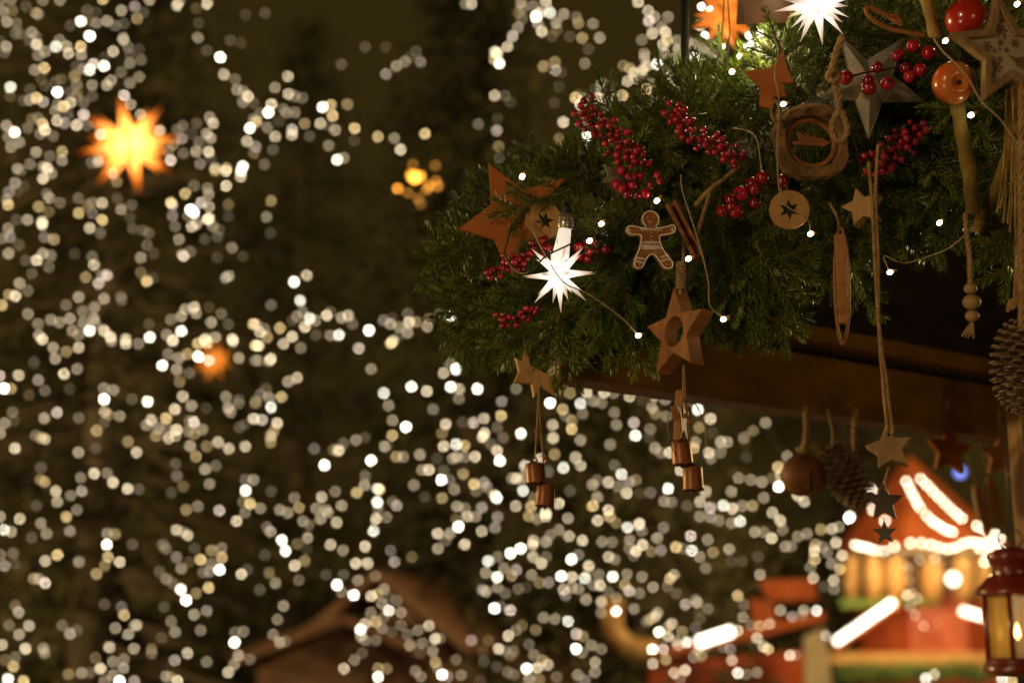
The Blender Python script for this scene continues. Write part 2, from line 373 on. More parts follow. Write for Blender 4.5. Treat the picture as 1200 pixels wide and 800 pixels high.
for me_i, (px, py, d, dr) in enumerate([(596,258,2.26,(-1,-.12,0)),(612,232,2.24,(-.1,-1,0)),(590,268,2.2,(-1,-.25,0)),(640,218,2.2,(-.4,-.9,0))]): put_sprig(px, py, d, dr, SPRB[me_i % 2], scale=.8)
poly = [(560,290),(620,215),(700,190),(740,170),(830,130),(880,95),(960,70),(1000,20),(1230,0),(1230,260),(1110,215),(1020,260),(985,300),(900,310),(860,330),(800,350),(740,370),(650,380),(590,360)]
def inpoly(x, y, pl):
    c = False; j = len(pl)-1
    for i in range(len(pl)):
        xi, yi = pl[i]; xj, yj = pl[j]
        if (yi > y) != (yj > y) and x < (xj-xi)*(y-yi)/(yj-yi)+xi: c = not c
        j = i
    return c
cnt = 0
while cnt < 240:
    x = random.uniform(560, 1240); y = random.uniform(-30, 400)
    if not inpoly(x, y, poly): continue
    cnt += 1; layer = random.random()
    cx = 860+(y-200)*-.9
    dr = (random.gauss(0, .7)+(x-cx)/600, random.gauss(.35, .6), random.uniform(-.05, .35))
    put_sprig(x, y, gdepth(x)+.18-.15*layer, dr, scale=random.uniform(.75, 1.05))
random.seed(8)
# the largest showing ones as parts (front first), the rest one mass
spr_list = spr_list[:96]+spr_list[96:]
for me, m in spr_list[:98]:
    o = link('fir_branch', me, garland); o.matrix_local = m
rest = MB()
import itertools
vv = []; ff = []; mm = []
for me, m in spr_list[98:]:
    k = len(vv); vv += [m @ v.co for v in me.vertices]
    ff += [tuple(i+k for i in p.vertices) for p in me.polygons]; mm += [p.material_index for p in me.polygons]
me = bpy.data.meshes.new('inner_branches'); me.from_pydata(vv, [], ff); me.materials.append(M['needle']); me.materials.append(M['twig'])
me.polygons.foreach_set('material_index', mm); me.update()
setp(link('inner_branches', me, garland), kind='stuff')
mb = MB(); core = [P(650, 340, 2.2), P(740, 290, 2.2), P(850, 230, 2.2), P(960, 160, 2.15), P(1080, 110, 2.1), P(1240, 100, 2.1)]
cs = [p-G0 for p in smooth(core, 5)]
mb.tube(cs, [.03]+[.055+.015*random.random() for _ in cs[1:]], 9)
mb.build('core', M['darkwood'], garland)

# ------------------------------------------------------------------ ornaments
def wood_slab_star(name, label, px, py, d, Rpx, rin, thick, rot3, m, n=5, rot=90, group=None, hole=None, part='star_body'):
    t = thing(name, label, 'wooden star', P(px, py, d), rot3, group)
    R = S(Rpx, d); holes = [hole] if hole else []
    slab(part, starpts(n, R, R*rin, rot), thick, m, t, holes)
    return t
def px_slab(t, part, pts, d, thick, m, holes=(), z=0):
    inv = mw(t).inverted()
    pl = [(inv @ P(x, y, d)) for x, y in pts]
    return slab(part, [(q.x, q.y) for q in pl], thick, m, t, [[((inv @ P(x, y, d)).x, (inv @ P(x, y, d)).y) for x, y in h] for h in holes], z=z)

t = thing('wooden_star', 'big flat rust orange wooden star behind the glowing star at the left garland end', 'wooden star', P(600, 250, 2.06))
px_slab(t, 'star_body', [(572,188),(614,221),(663,206),(630,250),(652,300),(612,286),(601,331),(579,284),(538,270),(576,239)], 2.06, .008, M['rustwood'])
t = thing('wooden_star', 'small bent orange wooden star on fir branches under the brown lamp shade', 'wooden star', P(910, 75, 1.99))
px_slab(t, 'star_body', [(928,34),(932,62),(939,79),(924,80),(930,97),(914,97),(909,113),(897,110),(899,86),(881,64),(912,60)], 1.93, .007, M['rustwood'])

# discs with a cut out star
def disc_star(label, px, py, d, Rpx, rot3, m, srot):
    t = thing('wooden_disc', label, 'wooden disc', P(px, py, d), rot3)
    R = S(Rpx, d); slab('plate', circ(0, 0, R, n=40), .004, m, t, [starpts(6, R*.52, R*.24, srot)])
    mb = MB(); mb.tube(smooth([Vector((x, y+R*1.12, 0)) for x, y in circ(0, 0, R*.15, n=10)]+[Vector((R*.15, R*1.12, 0))], 2), R*.05, 6); mb.build('eyelet', m, t)
    return t
disc_star('round wooden disc with a star cut out, hung low beside a glowing bulb', 925, 246, 1.93, 23.5, (0, -8, 12), M['palewood'], 80)
disc_star('round yellow wooden disc with a star cut out, just above the glowing white star', 638, 259, 2.02, 22, (0, 10, 0), M['palewood'], 70)

# moravian stars
def spike_star(t, R, m, core=.36, seed=1, n4=True):
    mb = MB(); dirs = []
    for x in (-1, 0, 1):
        for y in (-1, 0, 1):
            for z in (-1, 0, 1):
                if (x, y, z) != (0, 0, 0): dirs.append(Vector((x, y, z)).normalized())
    for d in dirs:
        k = sum(1 for c in d if abs(c) > .1); L = R*(1.0 if k < 3 else .82); b = R*core*(.50 if k < 3 else .38)
        u = d.orthogonal().normalized(); 
        if k == 1: u = Vector((d.y, d.z, d.x)); 
        v = d.cross(u).normalized(); u = v.cross(d)
        c = d*R*core*.72; ns = 4 if k < 3 else 3
        ring = [c+(u*math.cos(2*math.pi*(i+.5)/ns)+v*math.sin(2*math.pi*(i+.5)/ns))*b*1.15 for i in range(ns)]
        mb.add(ring+[d*L], [(i, (i+1) % ns, ns) for i in range(ns)])
    mb.ball((0, 0, 0), R*core*.85, 14, 8)
    return mb.build('glowing_spikes', m, t, smooth=False)
def glow_star_mat(name, col_in, col_out, s_in, s_out, R):
    m = bpy.data.materials.new(name); m.use_nodes = True; nt = m.node_tree; b = nt.nodes['Principled BSDF']
    b.inputs['Base Color'].default_value = (col_out[0]*.7, col_out[1]*.7, col_out[2]*.7, 1); b.inputs['Roughness'].default_value = .45
    tc = nt.nodes.new('ShaderNodeTexCoord'); ln = nt.nodes.new('ShaderNodeVectorMath'); ln.operation = 'LENGTH'
    mr = nt.nodes.new('ShaderNodeMapRange'); mr.inputs['From Min'].default_value = R*.18; mr.inputs['From Max'].default_value = R*.85
    nt.links.new(tc.outputs['Object'], ln.inputs[0]); nt.links.new(ln.outputs['Value'], mr.inputs['Value'])
    mx = nt.nodes.new('ShaderNodeMix'); mx.data_type = 'RGBA'; mx.inputs['A'].default_value = (*col_in, 1); mx.inputs['B'].default_value = (*col_out, 1)
    ms = nt.nodes.new('ShaderNodeMapRange'); ms.inputs['To Min'].default_value = s_in; ms.inputs['To Max'].default_value = s_out
    nt.links.new(mr.outputs[0], mx.inputs['Factor']); nt.links.new(mr.outputs[0], ms.inputs['Value'])
    ge = nt.nodes.new('ShaderNodeNewGeometry'); wn = nt.nodes.new('ShaderNodeTexWhiteNoise'); vr = nt.nodes.new('ShaderNodeVectorMath'); vr.operation = 'SNAP'; vr.inputs[1].default_value = (.02, .02, .02)
    nt.links.new(ge.outputs['True Normal'], vr.inputs[0]); nt.links.new(vr.outputs[0], wn.inputs['Vector'])
    fr = nt.nodes.new('ShaderNodeMapRange'); fr.inputs['To Min'].default_value = .62; fr.inputs['To Max'].default_value = 1.3; nt.links.new(wn.outputs['Value'], fr.inputs['Value'])
    mu = nt.nodes.new('ShaderNodeMath'); mu.operation = 'MULTIPLY'; nt.links.new(ms.outputs[0], mu.inputs[0]); nt.links.new(fr.outputs[0], mu.inputs[1])
    nt.links.new(mx.outputs['Result'], b.inputs['Emission Color']); nt.links.new(mu.outputs[0], b.inputs['Emission Strength'])
    return m
def white_star(label, px, py, d, Rpx, rot3, cap=True):
    t = thing('star_lamp', label, 'star lamp', P(px, py, d), rot3, 'glowing white star lamps'); R = S(Rpx, d)
    spike_star(t, R, glow_star_mat('glowing white plastic', (1, .96, .90), (1, .80, .62), 1.55, .34, R), .23)
    if cap:
        inv = mw(t).inverted()
        p0, p1, p2, p3 = (inv @ P(*q) for q in ((657, 300, d+.0), (662, 268, d+.02), (664, 250, d+.02), (664, 238, d+.025)))
        mb = MB(); mb.tube([p0, p1], [S(10, d), S(7.5, d)], 14); mb.build('lit_neck', emat('lit neck plastic', (1, .86, .7), .8), t)
        mb = MB(); mb.tube([p1, p1.lerp(p2, .1), p2], [S(8.5, d), S(9, d), S(8.5, d)], 16)
        for k in (.25, .45, .65): q = p1.lerp(p2, k); mb.tube([q, q.lerp(p2, .08)], S(9.3, d), 16)
        mb.build('screw_cap', M['silver'], t)
        mb = MB(); mb.tube([p2, p3], [S(6, d), S(4, d)], 12); mb.build('socket', M['black'], t)
    return t
white_star('glowing white many pointed star with a silver cap at the left garland end', 655, 322, 1.93, 45, (12, 14, 6))
white_star('glowing white many pointed star at the upper picture edge above the fir branches', 957, 4, 1.96, 51, (8, 30, 11), cap=False)

# gingerbread figure
t = thing('gingerbread_figure', 'flat gingerbread figure with white lace icing, hung before the dark fir branches', 'gingerbread', P(763, 283, 1.93), (0, 4, -3))
half = [(0,-27.5+54),(0,0)]
out = [(763,244.5),(770,247),(774,254),(773,262),(770,265.5),(780,264),(789,261.5),(793,265),(792,271.5),(786,275),(776,277),(774,280),(776,290),(782,300),(788,309),(787,316),(781,318.5),(775,316),(769,306),(763,300.5),(757,307),(752,317),(745,318.5),(740.5,314),(742,305),(747.5,292),(750,280),(748,277),(739,277),(733.5,273),(734,266),(740,263.5),(748,265),(756,266),(753,262),(752,254),(756,247)]
inv = mw(t).inverted()
o2 = [(q.x, q.y) for q in (inv @ P(x, y, 1.93) for x, y in out)]
o2 = [(v.x, v.y) for v in smooth([(a, b, 0) for a, b in o2], 3, True)][::-1]
slab('cookie', o2, .007, M['ginger'], t, bev=.0015)
cx_ = sum(p[0] for p in o2)/len(o2); cy_ = sum(p[1] for p in o2)/len(o2)
mb = MB(); u = .0011
def inset(pts, k):
    n = len(pts); r = []
    for i in range(n):
        a, b = Vector(pts[i-2]), Vector(pts[(i+2) % n]); tn = (b-a).normalized(); r.append(Vector((pts[i][0]+tn.y*k, pts[i][1]-tn.x*k, .0042)))
    return r
area = sum(o2[i-1][0]*o2[i][1]-o2[i][0]*o2[i-1][1] for i in range(len(o2)))
ip = inset(o2, .0017*(-1 if area > 0 else 1)); mb.tube(ip+[ip[0]], .00085, 6)
def lp(x, y): q = inv @ P(x, y, 1.93); return Vector((q.x, q.y, .0042))
for (x0, y0, x1, y1, n_, r_, dn) in [(751,268,775,268,6,2.4,1),(752,289,774,289,6,2.6,1),(751,293,776,293,7,2.2,-1),(753,286,773,286,6,2,-1),(743,308,754,310,3,2,1),(774,307,784,304,3,2,1),(744,305,755,307,3,1.8,-1),(773,304,783,301,3,1.8,-1),(737,268,738,274,2,1.6,1),(788,266,789,271,2,1.6,1)]:
    for i in range(n_):
        x = x0+(x1-x0)*(i+.5)/n_; y = y0+(y1-y0)*(i+.5)/n_
        mb.tube([lp(x-r_*math.cos(math.pi*k/6), y+dn*r_*math.sin(math.pi*k/6)) for k in range(7)], .00045, 5)
    mb.tube([lp(x0, y0), lp(x1, y1)], .00055, 5)
for x, y in [(763,273),(763,278),(763,282.5),(748,313),(780,312),(759.5,253.5),(766.5,253.5)]: mb.ball(lp(x, y), .0009 if y > 260 else .0007, 8, 6)
for i in range(26):
    mb.ball(lp(random.uniform(753, 774), random.uniform(290.5, 299)), .00045, 6, 4)
mb.tube([lp(759, 258), lp(763, 260.5), lp(767, 258)], .0004, 5)
mb.build('icing', M['icing'], t)
mb = MB(); mb.tube([inv @ P(763, 245, 1.93), inv @ P(765, 225, 1.98)], .0006, 5); mb.build('hanging_thread', M['jute'], t)

# thick wooden star with round hole
t = thing('wooden_star', 'thick wooden star turned sideways with a round hole, hung on wrapped twine', 'wooden star', P(797, 390, 1.96), (0, -58, -3))
R = S(54, 1.96); slab('star_body', starpts(5, R, R*.46, 92), .024, M['wood'], t, [circ(0, 0, R*.33, n=28)], bev=.0008)
mb = MB(); inv = mw(t).inverted()
twine(mb, [inv @ P(*q) for q in ((797, 345, 1.96), (799, 320, 1.96), (801, 295, 1.97), (803, 262, 2.0))], .0022)
for k in range(11):
    y = 309+k*2.9; twine(mb, [inv @ (P(798, y, 1.96)+Vector((math.cos(a_)*S(5.2, 1.96), math.sin(a_)*S(5.2, 1.96), .0006*a_/6.28))) for a_ in [i*math.pi/4 for i in range(9)]], .0016, fuzz=False, n=2)
mb.build('hanging_twine', M['jute'], t)

# hanging strings of bells
def bell_mb(c, r, h, tilt):
    mb = MB(); m4 = Matrix.Translation(c) @ Matrix.Rotation(R_(tilt), 4, 'Z')
    mb.lathe([(1e-4, h*.5), (r*.6, h*.5), (r*.88, h*.47), (r*.97, h*.40), (r*.99, 0), (r*1.03, -h*.42), (r*1.06, -h*.5), (r*1.0, -h*.5), (r*.92, -h*.40), (r*.9, h*.40), (1e-4, h*.44)], 28, m4)
    return mb
def bell_string(label, hang_px, beads, bells, d, stars):
    t = thing('bell_string', label, 'bell string', P(*hang_px, d))
    inv = mw(t).inverted(); L = lambda x, y, dd=0: inv @ P(x, y, d+dd)
    tw = MB()
    for (x, y, w_, h_, tl) in bells:
        c = L(x, y); r = S(w_/2, d); h = S(h_, d)
        b = bell_mb(c, r, h, tl).build('bell', M['copper'], t)
        mb = MB(); mb.tube(smooth([c+Vector((0, h*.5, 0)), c+Vector((-r*.25, h*.5+r*.3, 0)), c+Vector((0, h*.5+r*.6, 0)), c+Vector((r*.25, h*.5+r*.3, 0)), c+Vector((0, h*.5, 0))], 4), r*.07, 6); mb.build('hook', M['darkmetal'], b)
        mb = MB(); mb.tube([c+Vector((0, h*.3, 0)), c+Vector((.0, -h*.5, 0))], r*.05, 5); mb.ball(c+Vector((0, -h*.56, 0)), r*.2, 10, 6); mb.build('clapper', M['darkmetal'], b)
        top = c+Vector((0, h*.5+r*.45, 0)); twine(tw, [L(*hang_px), L(hang_px[0]+(x-hang_px[0])*.35, (hang_px[1]+y)/2-12), top], .0014)
    tw.build('twine', M['jute'], t)
    for x, y in beads:
        mb = MB(); mb.ball(L(x, y, -.006), S(3.6, d), 12, 8, sq=.85); mb.build('bead', M['cinnamon'], t)
    for (x, y, Rp, thick, rot3, sr) in stars:
        o = slab('wooden_star', starpts(5, S(Rp, d), S(Rp, d)*.42, sr), thick, M['wood'], t); o.location = L(x, y, .01); o.rotation_euler = tuple(R_(a) for a in rot3)
    return t
bell_string('two small brown bells on beaded twine below the thick wooden star with the hole', (801, 428), [(800.5, 467), (808, 495), (803, 487)], [(799, 530, 24, 29, 4), (812, 560, 24, 29, 1)], 1.97, [(797, 490, 34, .01, (0, 70, 0), 92)])
bell_string('two small brown bells below the small orange star at the left roof corner', (631, 455), [(630, 504), (639, 536)], [(627, 554, 22, 24, 6), (639, 580, 22, 26, -4)], 2.02, [])
t = thing('wooden_star', 'small tilted orange wooden star at the left roof corner above two bells', 'wooden star', P(617, 436, 2.03), (0, 15, 0))
px_slab(t, 'star_body', [(617,402),(622,428),(648,440),(650,462),(634,452),(624,466),(622,450),(600,450),(607,436),(604,420),(613,424)], 2.03, .010, M['palewood'])

# bark ring with fir tree
t = thing('bark_ring', 'rounded bark ring framing a cut out fir tree lying sideways, in the dark branches', 'bark ornament', P(950, 168, 1.93), (0, 8, 4))
R = S(37, 1.93)
def ring_pts(Rr, sqr, n=48, jit=0):
    o = []
    for i in range(n):
        a = 2*math.pi*i/n; q = (abs(math.cos(a))**sqr+abs(math.sin(a))**sqr)**(-1/sqr); o.append((Rr*q*math.cos(a)*(1+random.uniform(-jit, jit)), Rr*q*math.sin(a)*(1+random.uniform(-jit, jit))))
    return o
slab('bark_rim', ring_pts(R*1.17, 3.0, 60, .018), .020, M['bark'], t, [ring_pts(R*.86, 2.4, 40, .012)], bev=.002)
slab('inner_ring', circ(0, 0, R*.84, n=36), .005, M['cinnamon'], t, [circ(0, 0, R*.70, n=36)])
tr = [(-.62,0),(-.55,.07),(-.35,.07)]
yy_ = [(-.35,.30),(-.1,.12),(-.12,.25),(.12,.11),(.10,.20),(.35,.09),(.33,.14),(.68,0)]
tr = [(-.66,-.05),(-.66,.05),(-.40,.05),(-.42,.36),(-.1,.14),(-.14,.28),(.13,.12),(.10,.21),(.36,.08),(.34,.14),(.69,0)]
tr = tr+[(x, -y) for x, y in tr[::-1][1:-2]]+[(-.40,-.05)]
slab('fir_tree_cutout', [(x*R*.95, y*R*1.15) for x, y in tr], .004, M['cinnamon'], t, bev=0)
mb = MB(); inv = mw(t).inverted()
twine(mb, [inv @ P(*q) for q in ((920, 140, 1.92), (908, 142, 1.90), (904, 130, 1.90), (908, 118, 1.90), (913, 126, 1.90), (911, 140, 1.9), (925, 137, 1.91), (945, 128, 1.91))], .0022)
twine(mb, [inv @ P(*q) for q in ((918, 139, 1.9), (930, 128, 1.90), (960, 123, 1.90), (975, 130, 1.91))], .003)
mb.build('twine_bow', M['jute'], t)

# zinc star
t = thing('metal_star', 'large grey zinc star with creased points behind shiny red berries', 'metal star', P(1018, 98, 1.95))
inv = mw(t).inverted(); pts = [(989,40),(1019,67),(1062,39),(1047,86),(1082,121),(1034,120),(1014,168),(1002,119),(960,116),(996,82)]
c0 = inv @ P(1018, 97, 1.95); vs = [inv @ P(x, y, 1.95) for x, y in pts]; n_ = len(vs)
mb = MB(); zz = Vector((0, 0, .012))
for i in range(n_):
    if i % 2 == 0: vs[i] = Vector((vs[i].x, vs[i].y, 0))
    else: vs[i] = Vector((vs[i].x, vs[i].y, -.004))
cc = Vector((c0.x, c0.y, 0))+zz
mb.add(vs+[cc]+[v+Vector((0, 0, -.003)) for v in vs]+[cc+Vector((0, 0, -.003))], [(i, (i+1) % n_, n_) for i in range(n_)]+[(n_+1+(i+1) % n_, n_+1+i, 2*n_+1) for i in range(n_)]+[(i, n_+1+i, n_+1+(i+1) % n_, (i+1) % n_) for i in range(n_)])
mb.build('star_sheet', M['zinc'], t, smooth=False)
mb = MB()
for i in range(n_): mb.tube([vs[i], vs[(i+1) % n_]], .0009, 5)
mb.build('rolled_rim', M['zinc'], t)

t = thing('metal_star', 'small grey zinc star half hidden among berries above the gingerbread figure', 'metal star', P(719, 206, 2.0), (10, 25, 0))
slab('star_sheet', starpts(5, S(19, 2.0), S(19, 2.0)*.45, 70), .002, M['zinc'], t)
t = thing('wire_hoop', 'thin dark wire hoop hanging round the twine above the two right bells', 'wire hoop', P(805, 505, 1.99), (0, 48, 4))
mb = MB(); q_ = S(38, 1.99); mb.tube([(q_*math.cos(a), q_*1.15*math.sin(a), 0) for a in [2*math.pi*i/36 for i in range(37)]], .0007, 6, cap=False); mb.build('hoop', M['darkmetal'], t)
# apples
def apple(label, px, py, d, Rpx, rot3, m):
    t = thing('apple', label, 'apple', P(px, py, d), rot3); R = S(Rpx, d); mb = MB(); prof = []
    for i in range(25):
        a = math.pi*i/24; r = R*math.sin(a)*(1+.08*math.cos(a)); h = -R*.92*math.cos(a)
        h += R*.30*math.exp(-(math.sin(a)/.28)**2)*(1 if math.cos(a) > 0 else -1.1); prof.append((max(r, 1e-4), h))
    mb.lathe(prof, 32); o = mb.build('flesh', m, t)
    mb = MB(); mb.tube([(0, R*.45, 0), (R*.05, R*.8, 0), (R*.15, R*1.05, 0)], [R*.05, R*.04, R*.055], 6); mb.build('stalk', M['stem'], t)
    mb = MB()
    for k in range(5):
        a = 2*math.pi*k/5; mb.tube([(0, -R*.58, 0), (R*.1*math.cos(a), -R*.72, R*.1*math.sin(a)), (R*.05*math.cos(a+.5), -R*.82, R*.05*math.sin(a+.5))], [R*.04, R*.04, R*.01], 4)
    mb.build('calyx', M['stem'], t)
    return t
apple('glossy red apple at the top right beside the patterned wooden star', 1131, 20, 1.82, 24.5, (20, 0, 48), M['apple'])
apple('orange dried apple under the red one, its blossom end facing out', 1117, 97, 1.83, 25, (-68, 0, 8), M['apple2'])

# patterned star
t = thing('wooden_star', 'large framed wooden star with brown snowflakes on a pale panel, at the right edge', 'wooden star', P(1179, 61, 1.80), (0, 14, 0))
R = S(74, 1.80); po = starpts(5, R, R*.47, 97); pi_ = starpts(5, R*.70, R*.70*.45, 97)
slab('frame', po, .012, M['oldwood'], t, [pi_], bev=.0012)
slab('panel', [(x*1.0, y*1.0) for x, y in starpts(5, R*.695, R*.695*.45, 97)], .003, M['whitewash'], t, z=-.001, bev=0)
mb = MB()
def flake(x, y, r):
    for k in range(6):
        a = math.pi*k/3; d_ = Vector((math.cos(a), math.sin(a), 0)); c = Vector((x, y, .0012)); mb.tube([c, c+d_*r], r*.07, 4)
        for q in (.45, .72):
            for s_ in (-1, 1):
                b_ = a+s_*math.pi/3.2; mb.tube([c+d_*r*q, c+d_*r*q+Vector((math.cos(b_), math.sin(b_), 0))*r*.28], r*.05, 4)
for (x, y, r) in [(-.06,.36,.10),(-.03,.52,.05),(-.34,.05,.09),(-.22,-.01,.04),(-.10,.14,.06),(-.02,.24,.04),(-.20,-.28,.10),(-.13,-.14,.05),(.0,.02,.05),(-.27,-.42,.04),(.16,.16,.08),(-.12,.03,.03)]: flake(x*R, y*R, r*R)
for k in range(5): mb.tube([(R*(.02+.03*k), -R*.06-R*.03*k, .001), (R*.16, -R*.1-R*.03*k, .001), (R*.36, -R*.06-R*.05*k, .001)], R*.012, 4)
mb.build('printed_pattern', M['print'], t)

# box star, hoop, hanging stars
t = thing('wooden_star', 'small deep yellow wooden box star behind the long double twine', 'wooden star', P(1012, 244, 1.95), (6, -30, 0))
R = S(24, 1.95); slab('star_body', starpts(5, R, R*.5, 100), .030, M['palewood'], t)
t = thing('wooden_hoop', 'narrow wooden hoop seen edge on with a banded wood slat inside', 'hoop ornament', P(986, 335, 1.93), (0, 84, 0))
Rr = S(68, 1.93); mb = MB(); ci = [Vector((Rr*.95*math.cos(a), Rr*math.sin(a), 0)) for a in [2*math.pi*i/40 for i in range(41)]]
mb.tube(ci, .0022, 8, cap=False); mb.build('ring', M['wood'], t)
mb = MB(); mb.box((0, .010, 0), (.012, S(108, 1.93), .013)); o = mb.build('slat', M['wood'], t, smooth=False); bevel_obj(o, .001)
for k, y in enumerate((.03, .0, -.036)):
    mb = MB(); mb.box((0, y, 0), (.0128, .003 if k != 2 else .012, .0138)); mb.build('band', M['cinnamon'], t, smooth=False)
mb = MB(); twine(mb, [(0, Rr, 0), (0, Rr*1.2, 0), (0, Rr*1.5, -.01)], .0018); mb.build('twine', M['jute'], t)

t = thing('hanging_star_string', 'long double jute twine carrying a plank wood star and two dark metal stars below', 'star garland', P(1022, 185, 1.88), (0, 0, 0))
inv = mw(t).inverted(); L = lambda x, y, dd=1.88: inv @ P(x, y, dd)
mb = MB()
twine(mb, [L(1018, 190), L(1022, 240, 1.87), L(1025, 300), L(1031, 400), L(1036, 460), L(1040, 505)], .0026)
twine(mb, [L(1029, 170), L(1026, 230, 1.87), L(1029, 300), L(1030, 380), L(1039, 450), L(1046, 508)], .0024)
twine(mb, [L(1043, 545), L(1038, 560), L(1038, 575)], .0018)
mb.tube([L(1036, 606), L(1036, 615)], .0008, 5); mb.build('twine', M['jute'], t)
o = slab('plank_star', starpts(5, S(28, 1.88), S(28, 1.88)*.53, 98), .016, M['oldwood'], t, [circ(0, S(17, 1.88), .0022, n=10)]); o.location = L(1043, 527); o.rotation_euler = (R_(-14), R_(-22), R_(0))
o = slab('metal_star', starpts(5, S(25, 1.88), S(25, 1.88)*.45, 90), .003, M['darkmetal'], t); o.location = L(1036, 588); o.rotation_euler = (0, R_(10), 0)
o = slab('metal_star', starpts(5, S(15, 1.88), S(15, 1.88)*.42, 92), .003, M['darkmetal'], t); o.location = L(1037, 624)
# rope loop
t = thing('rope_loop', 'thick knotted jute rope with a loop at its lower end beside the zinc star', 'rope', P(985, 60, 1.86)); inv = mw(t).inverted(); L = lambda x, y, dd=1.86: inv @ P(x, y, dd)
mb = MB(); twine(mb, [L(988, 42), L(981, 60), L(976, 78), L(973, 92)], .0055, turn=.032)
twine(mb, [L(969, 90), L(978, 96, 1.85), L(983, 88), L(975, 82, 1.85), L(969, 90)], .0045)
twine(mb, [L(978, 95), L(981, 115), L(983, 128), L(975, 145), L(977, 160), L(986, 165), L(993, 155), L(990, 140), L(984, 128)], .0042)
twine(mb, [L(979, 95), L(984, 112), L(981, 128)], .0036); mb.build('rope', M['jute'], t)
# cinnamon curl and stick, twines
t = thing('cinnamon_curl', 'curled orange brown cinnamon bark on the branches near the red apple', 'cinnamon', P(1038, 22, 1.88)); inv = mw(t).inverted(); L = lambda x, y, dd=1.88: inv @ P(x, y, dd)
mb = MB(); mb.tube(smooth([L(1058, 30), L(1040, 19), L(1020, 9), L(1015, 13), L(1024, 24), L(1044, 34), L(1064, 38), L(1085, 42)], 5), .0032, 7); mb.tube(smooth([L(1044, 18), L(1052, 20), L(1056, 28)], 4), .0028, 6); mb.build('bark_curl', M['cinnamon'], t)
t = thing('cinnamon_stick', 'brown rolled cinnamon stick leaning beside the gingerbread figure', 'cinnamon', P(803, 268, 1.97)); inv = mw(t).inverted(); L = lambda x, y, dd=1.97: inv @ P(x, y, dd)
a, b = L(786, 237), L(818, 299); ux = (b-a).normalized(); sx = Vector((ux.y, -ux.x, 0)); mb = MB(); prof = [(-1.0, 0), (-.9, -.55), (-.3, -.8), (.4, -.75), (.9, -.45), (1, .1), (.8, .45), (.4, .4), (.3, .1), (.42, .1), (.5, .28), (.72, .3), (.85, .08), (.75, -.35), (.3, -.6), (-.2, -.62), (-.72, -.4), (-.82, .02), (-.7, .3), (-.4, .28), (-.38, .42), (-.75, .45)]
n_ = len(prof); vs = []
for k in range(6):
    c = a.lerp(b, k/5)
    for (x, z) in prof: vs.append(c+sx*x*S(7.5, 1.97)*(1+.05*math.sin(k*2))+Vector((0, 0, z*S(9, 1.97))))
mb.add(vs, [(k*n_+i, k*n_+(i+1) % n_, (k+1)*n_+(i+1) % n_, (k+1)*n_+i) for k in range(5) for i in range(n_)]); mb.build('bark_roll', M['cinnamon'], t)
mb = MB(); t0 = P(830, 215, 1.98); twine(mb, [P(866, 196, 2.0)-t0, P(848, 210, 1.98)-t0, P(832, 222, 1.97)-t0, P(815, 240, 1.98)-t0], .0035); twine(mb, [P(832, 222, 1.97)-t0, P(826, 245, 1.98)-t0, P(812, 290, 2.0)-t0], .003)
o = mb.build('twine_scrap', M['jute']); o.location = t0; setp(o, 'brown jute twine lying across the branches right of the cinnamon stick', 'twine')

# ribbon, beads, raffia at the right
def band(mb, pts, wd, nv=Vector((1, 0, 0))):
    pts = smooth(pts, 5); vs = []
    for i, p in enumerate(pts):
        w_ = wd*(1+.08*math.sin(i*1.7)); s_ = nv*w_/2+Vector((0, 0, .0015*math.sin(i*.9)))
        vs += [p-s_, p+s_, p+s_+Vector((0, 0, -.0008)), p-s_+Vector((0, 0, -.0008))]
    n = len(pts); fs = []
    for i in range(n-1):
        for k in range(4): fs.append((i*4+k, i*4+(k+1) % 4, (i+1)*4+(k+1) % 4, (i+1)*4+k))
    mb.add(vs, fs); return mb
t = thing('ribbon', 'olive gold ribbon forming a V below the orange apple', 'ribbon', P(1140, 190, 1.84)); inv = mw(t).inverted(); L = lambda x, y, dd=1.84: inv @ P(x, y, dd)
mb = MB(); band(mb, [L(1121, 118), L(1128, 160), L(1136, 205), L(1140, 250)], S(17, 1.84)); mb.build('ribbon_tail', M['ribbon'], t)
mb = MB(); band(mb, [L(1192, 150, 1.86), L(1176, 200, 1.86), L(1158, 240, 1.86), L(1145, 272, 1.86)], S(17, 1.84)); mb.build('ribbon_tail', M['ribbon'], t)
mb = MB(); band(mb, [L(1084, -5), L(1090, 18), L(1096, 44)], S(14, 1.84)); mb.build('ribbon_loop', M['raffia'], t)
t = thing('bead_string', 'jute string with three pale wooden beads and a frayed end below the ribbon', 'bead string', P(1136, 255, 1.83)); inv = mw(t).inverted(); L = lambda x, y, dd=1.83: inv @ P(x, y, dd)
mb = MB(); twine(mb, [L(1131, 250), L(1133, 275), L(1136, 300), L(1137, 335)], .0035); mb.build('string', M['jute'], t)
for x, y, r in ((1137, 338, 7.5), (1138.5, 354, 10.5), (1139, 370, 8)):
    mb = MB(); mb.ball(L(x, y), S(r, 1.83), 18, 12, sq=.88); mb.build('bead', M['beadwood'], t)
mb = MB()
for k in range(22):
    a_ = random.uniform(-1, 1); twine(mb, [L(1140, 376), L(1137+a_*4, 384), L(1136+a_*7-2, random.uniform(388, 397))], .0009, fuzz=False, n=3)
mb.build('tassel', M['jute'], t)
t = thing('raffia_bundle', 'frayed raffia strands and twine hanging down the right edge above the pine cone', 'raffia', P(1188, 110, 1.82)); inv = mw(t).inverted(); L = lambda x, y, dd=1.82: inv @ P(x, y, dd)
mb = MB()
for k in range(7):
    x = 1176+k*2.2; band(mb, [L(x+4, 105), L(x+2, 150), L(x-1+random.uniform(-2, 2), 200), L(x-6+random.uniform(-3, 3), random.uniform(235, 272))], .0022)
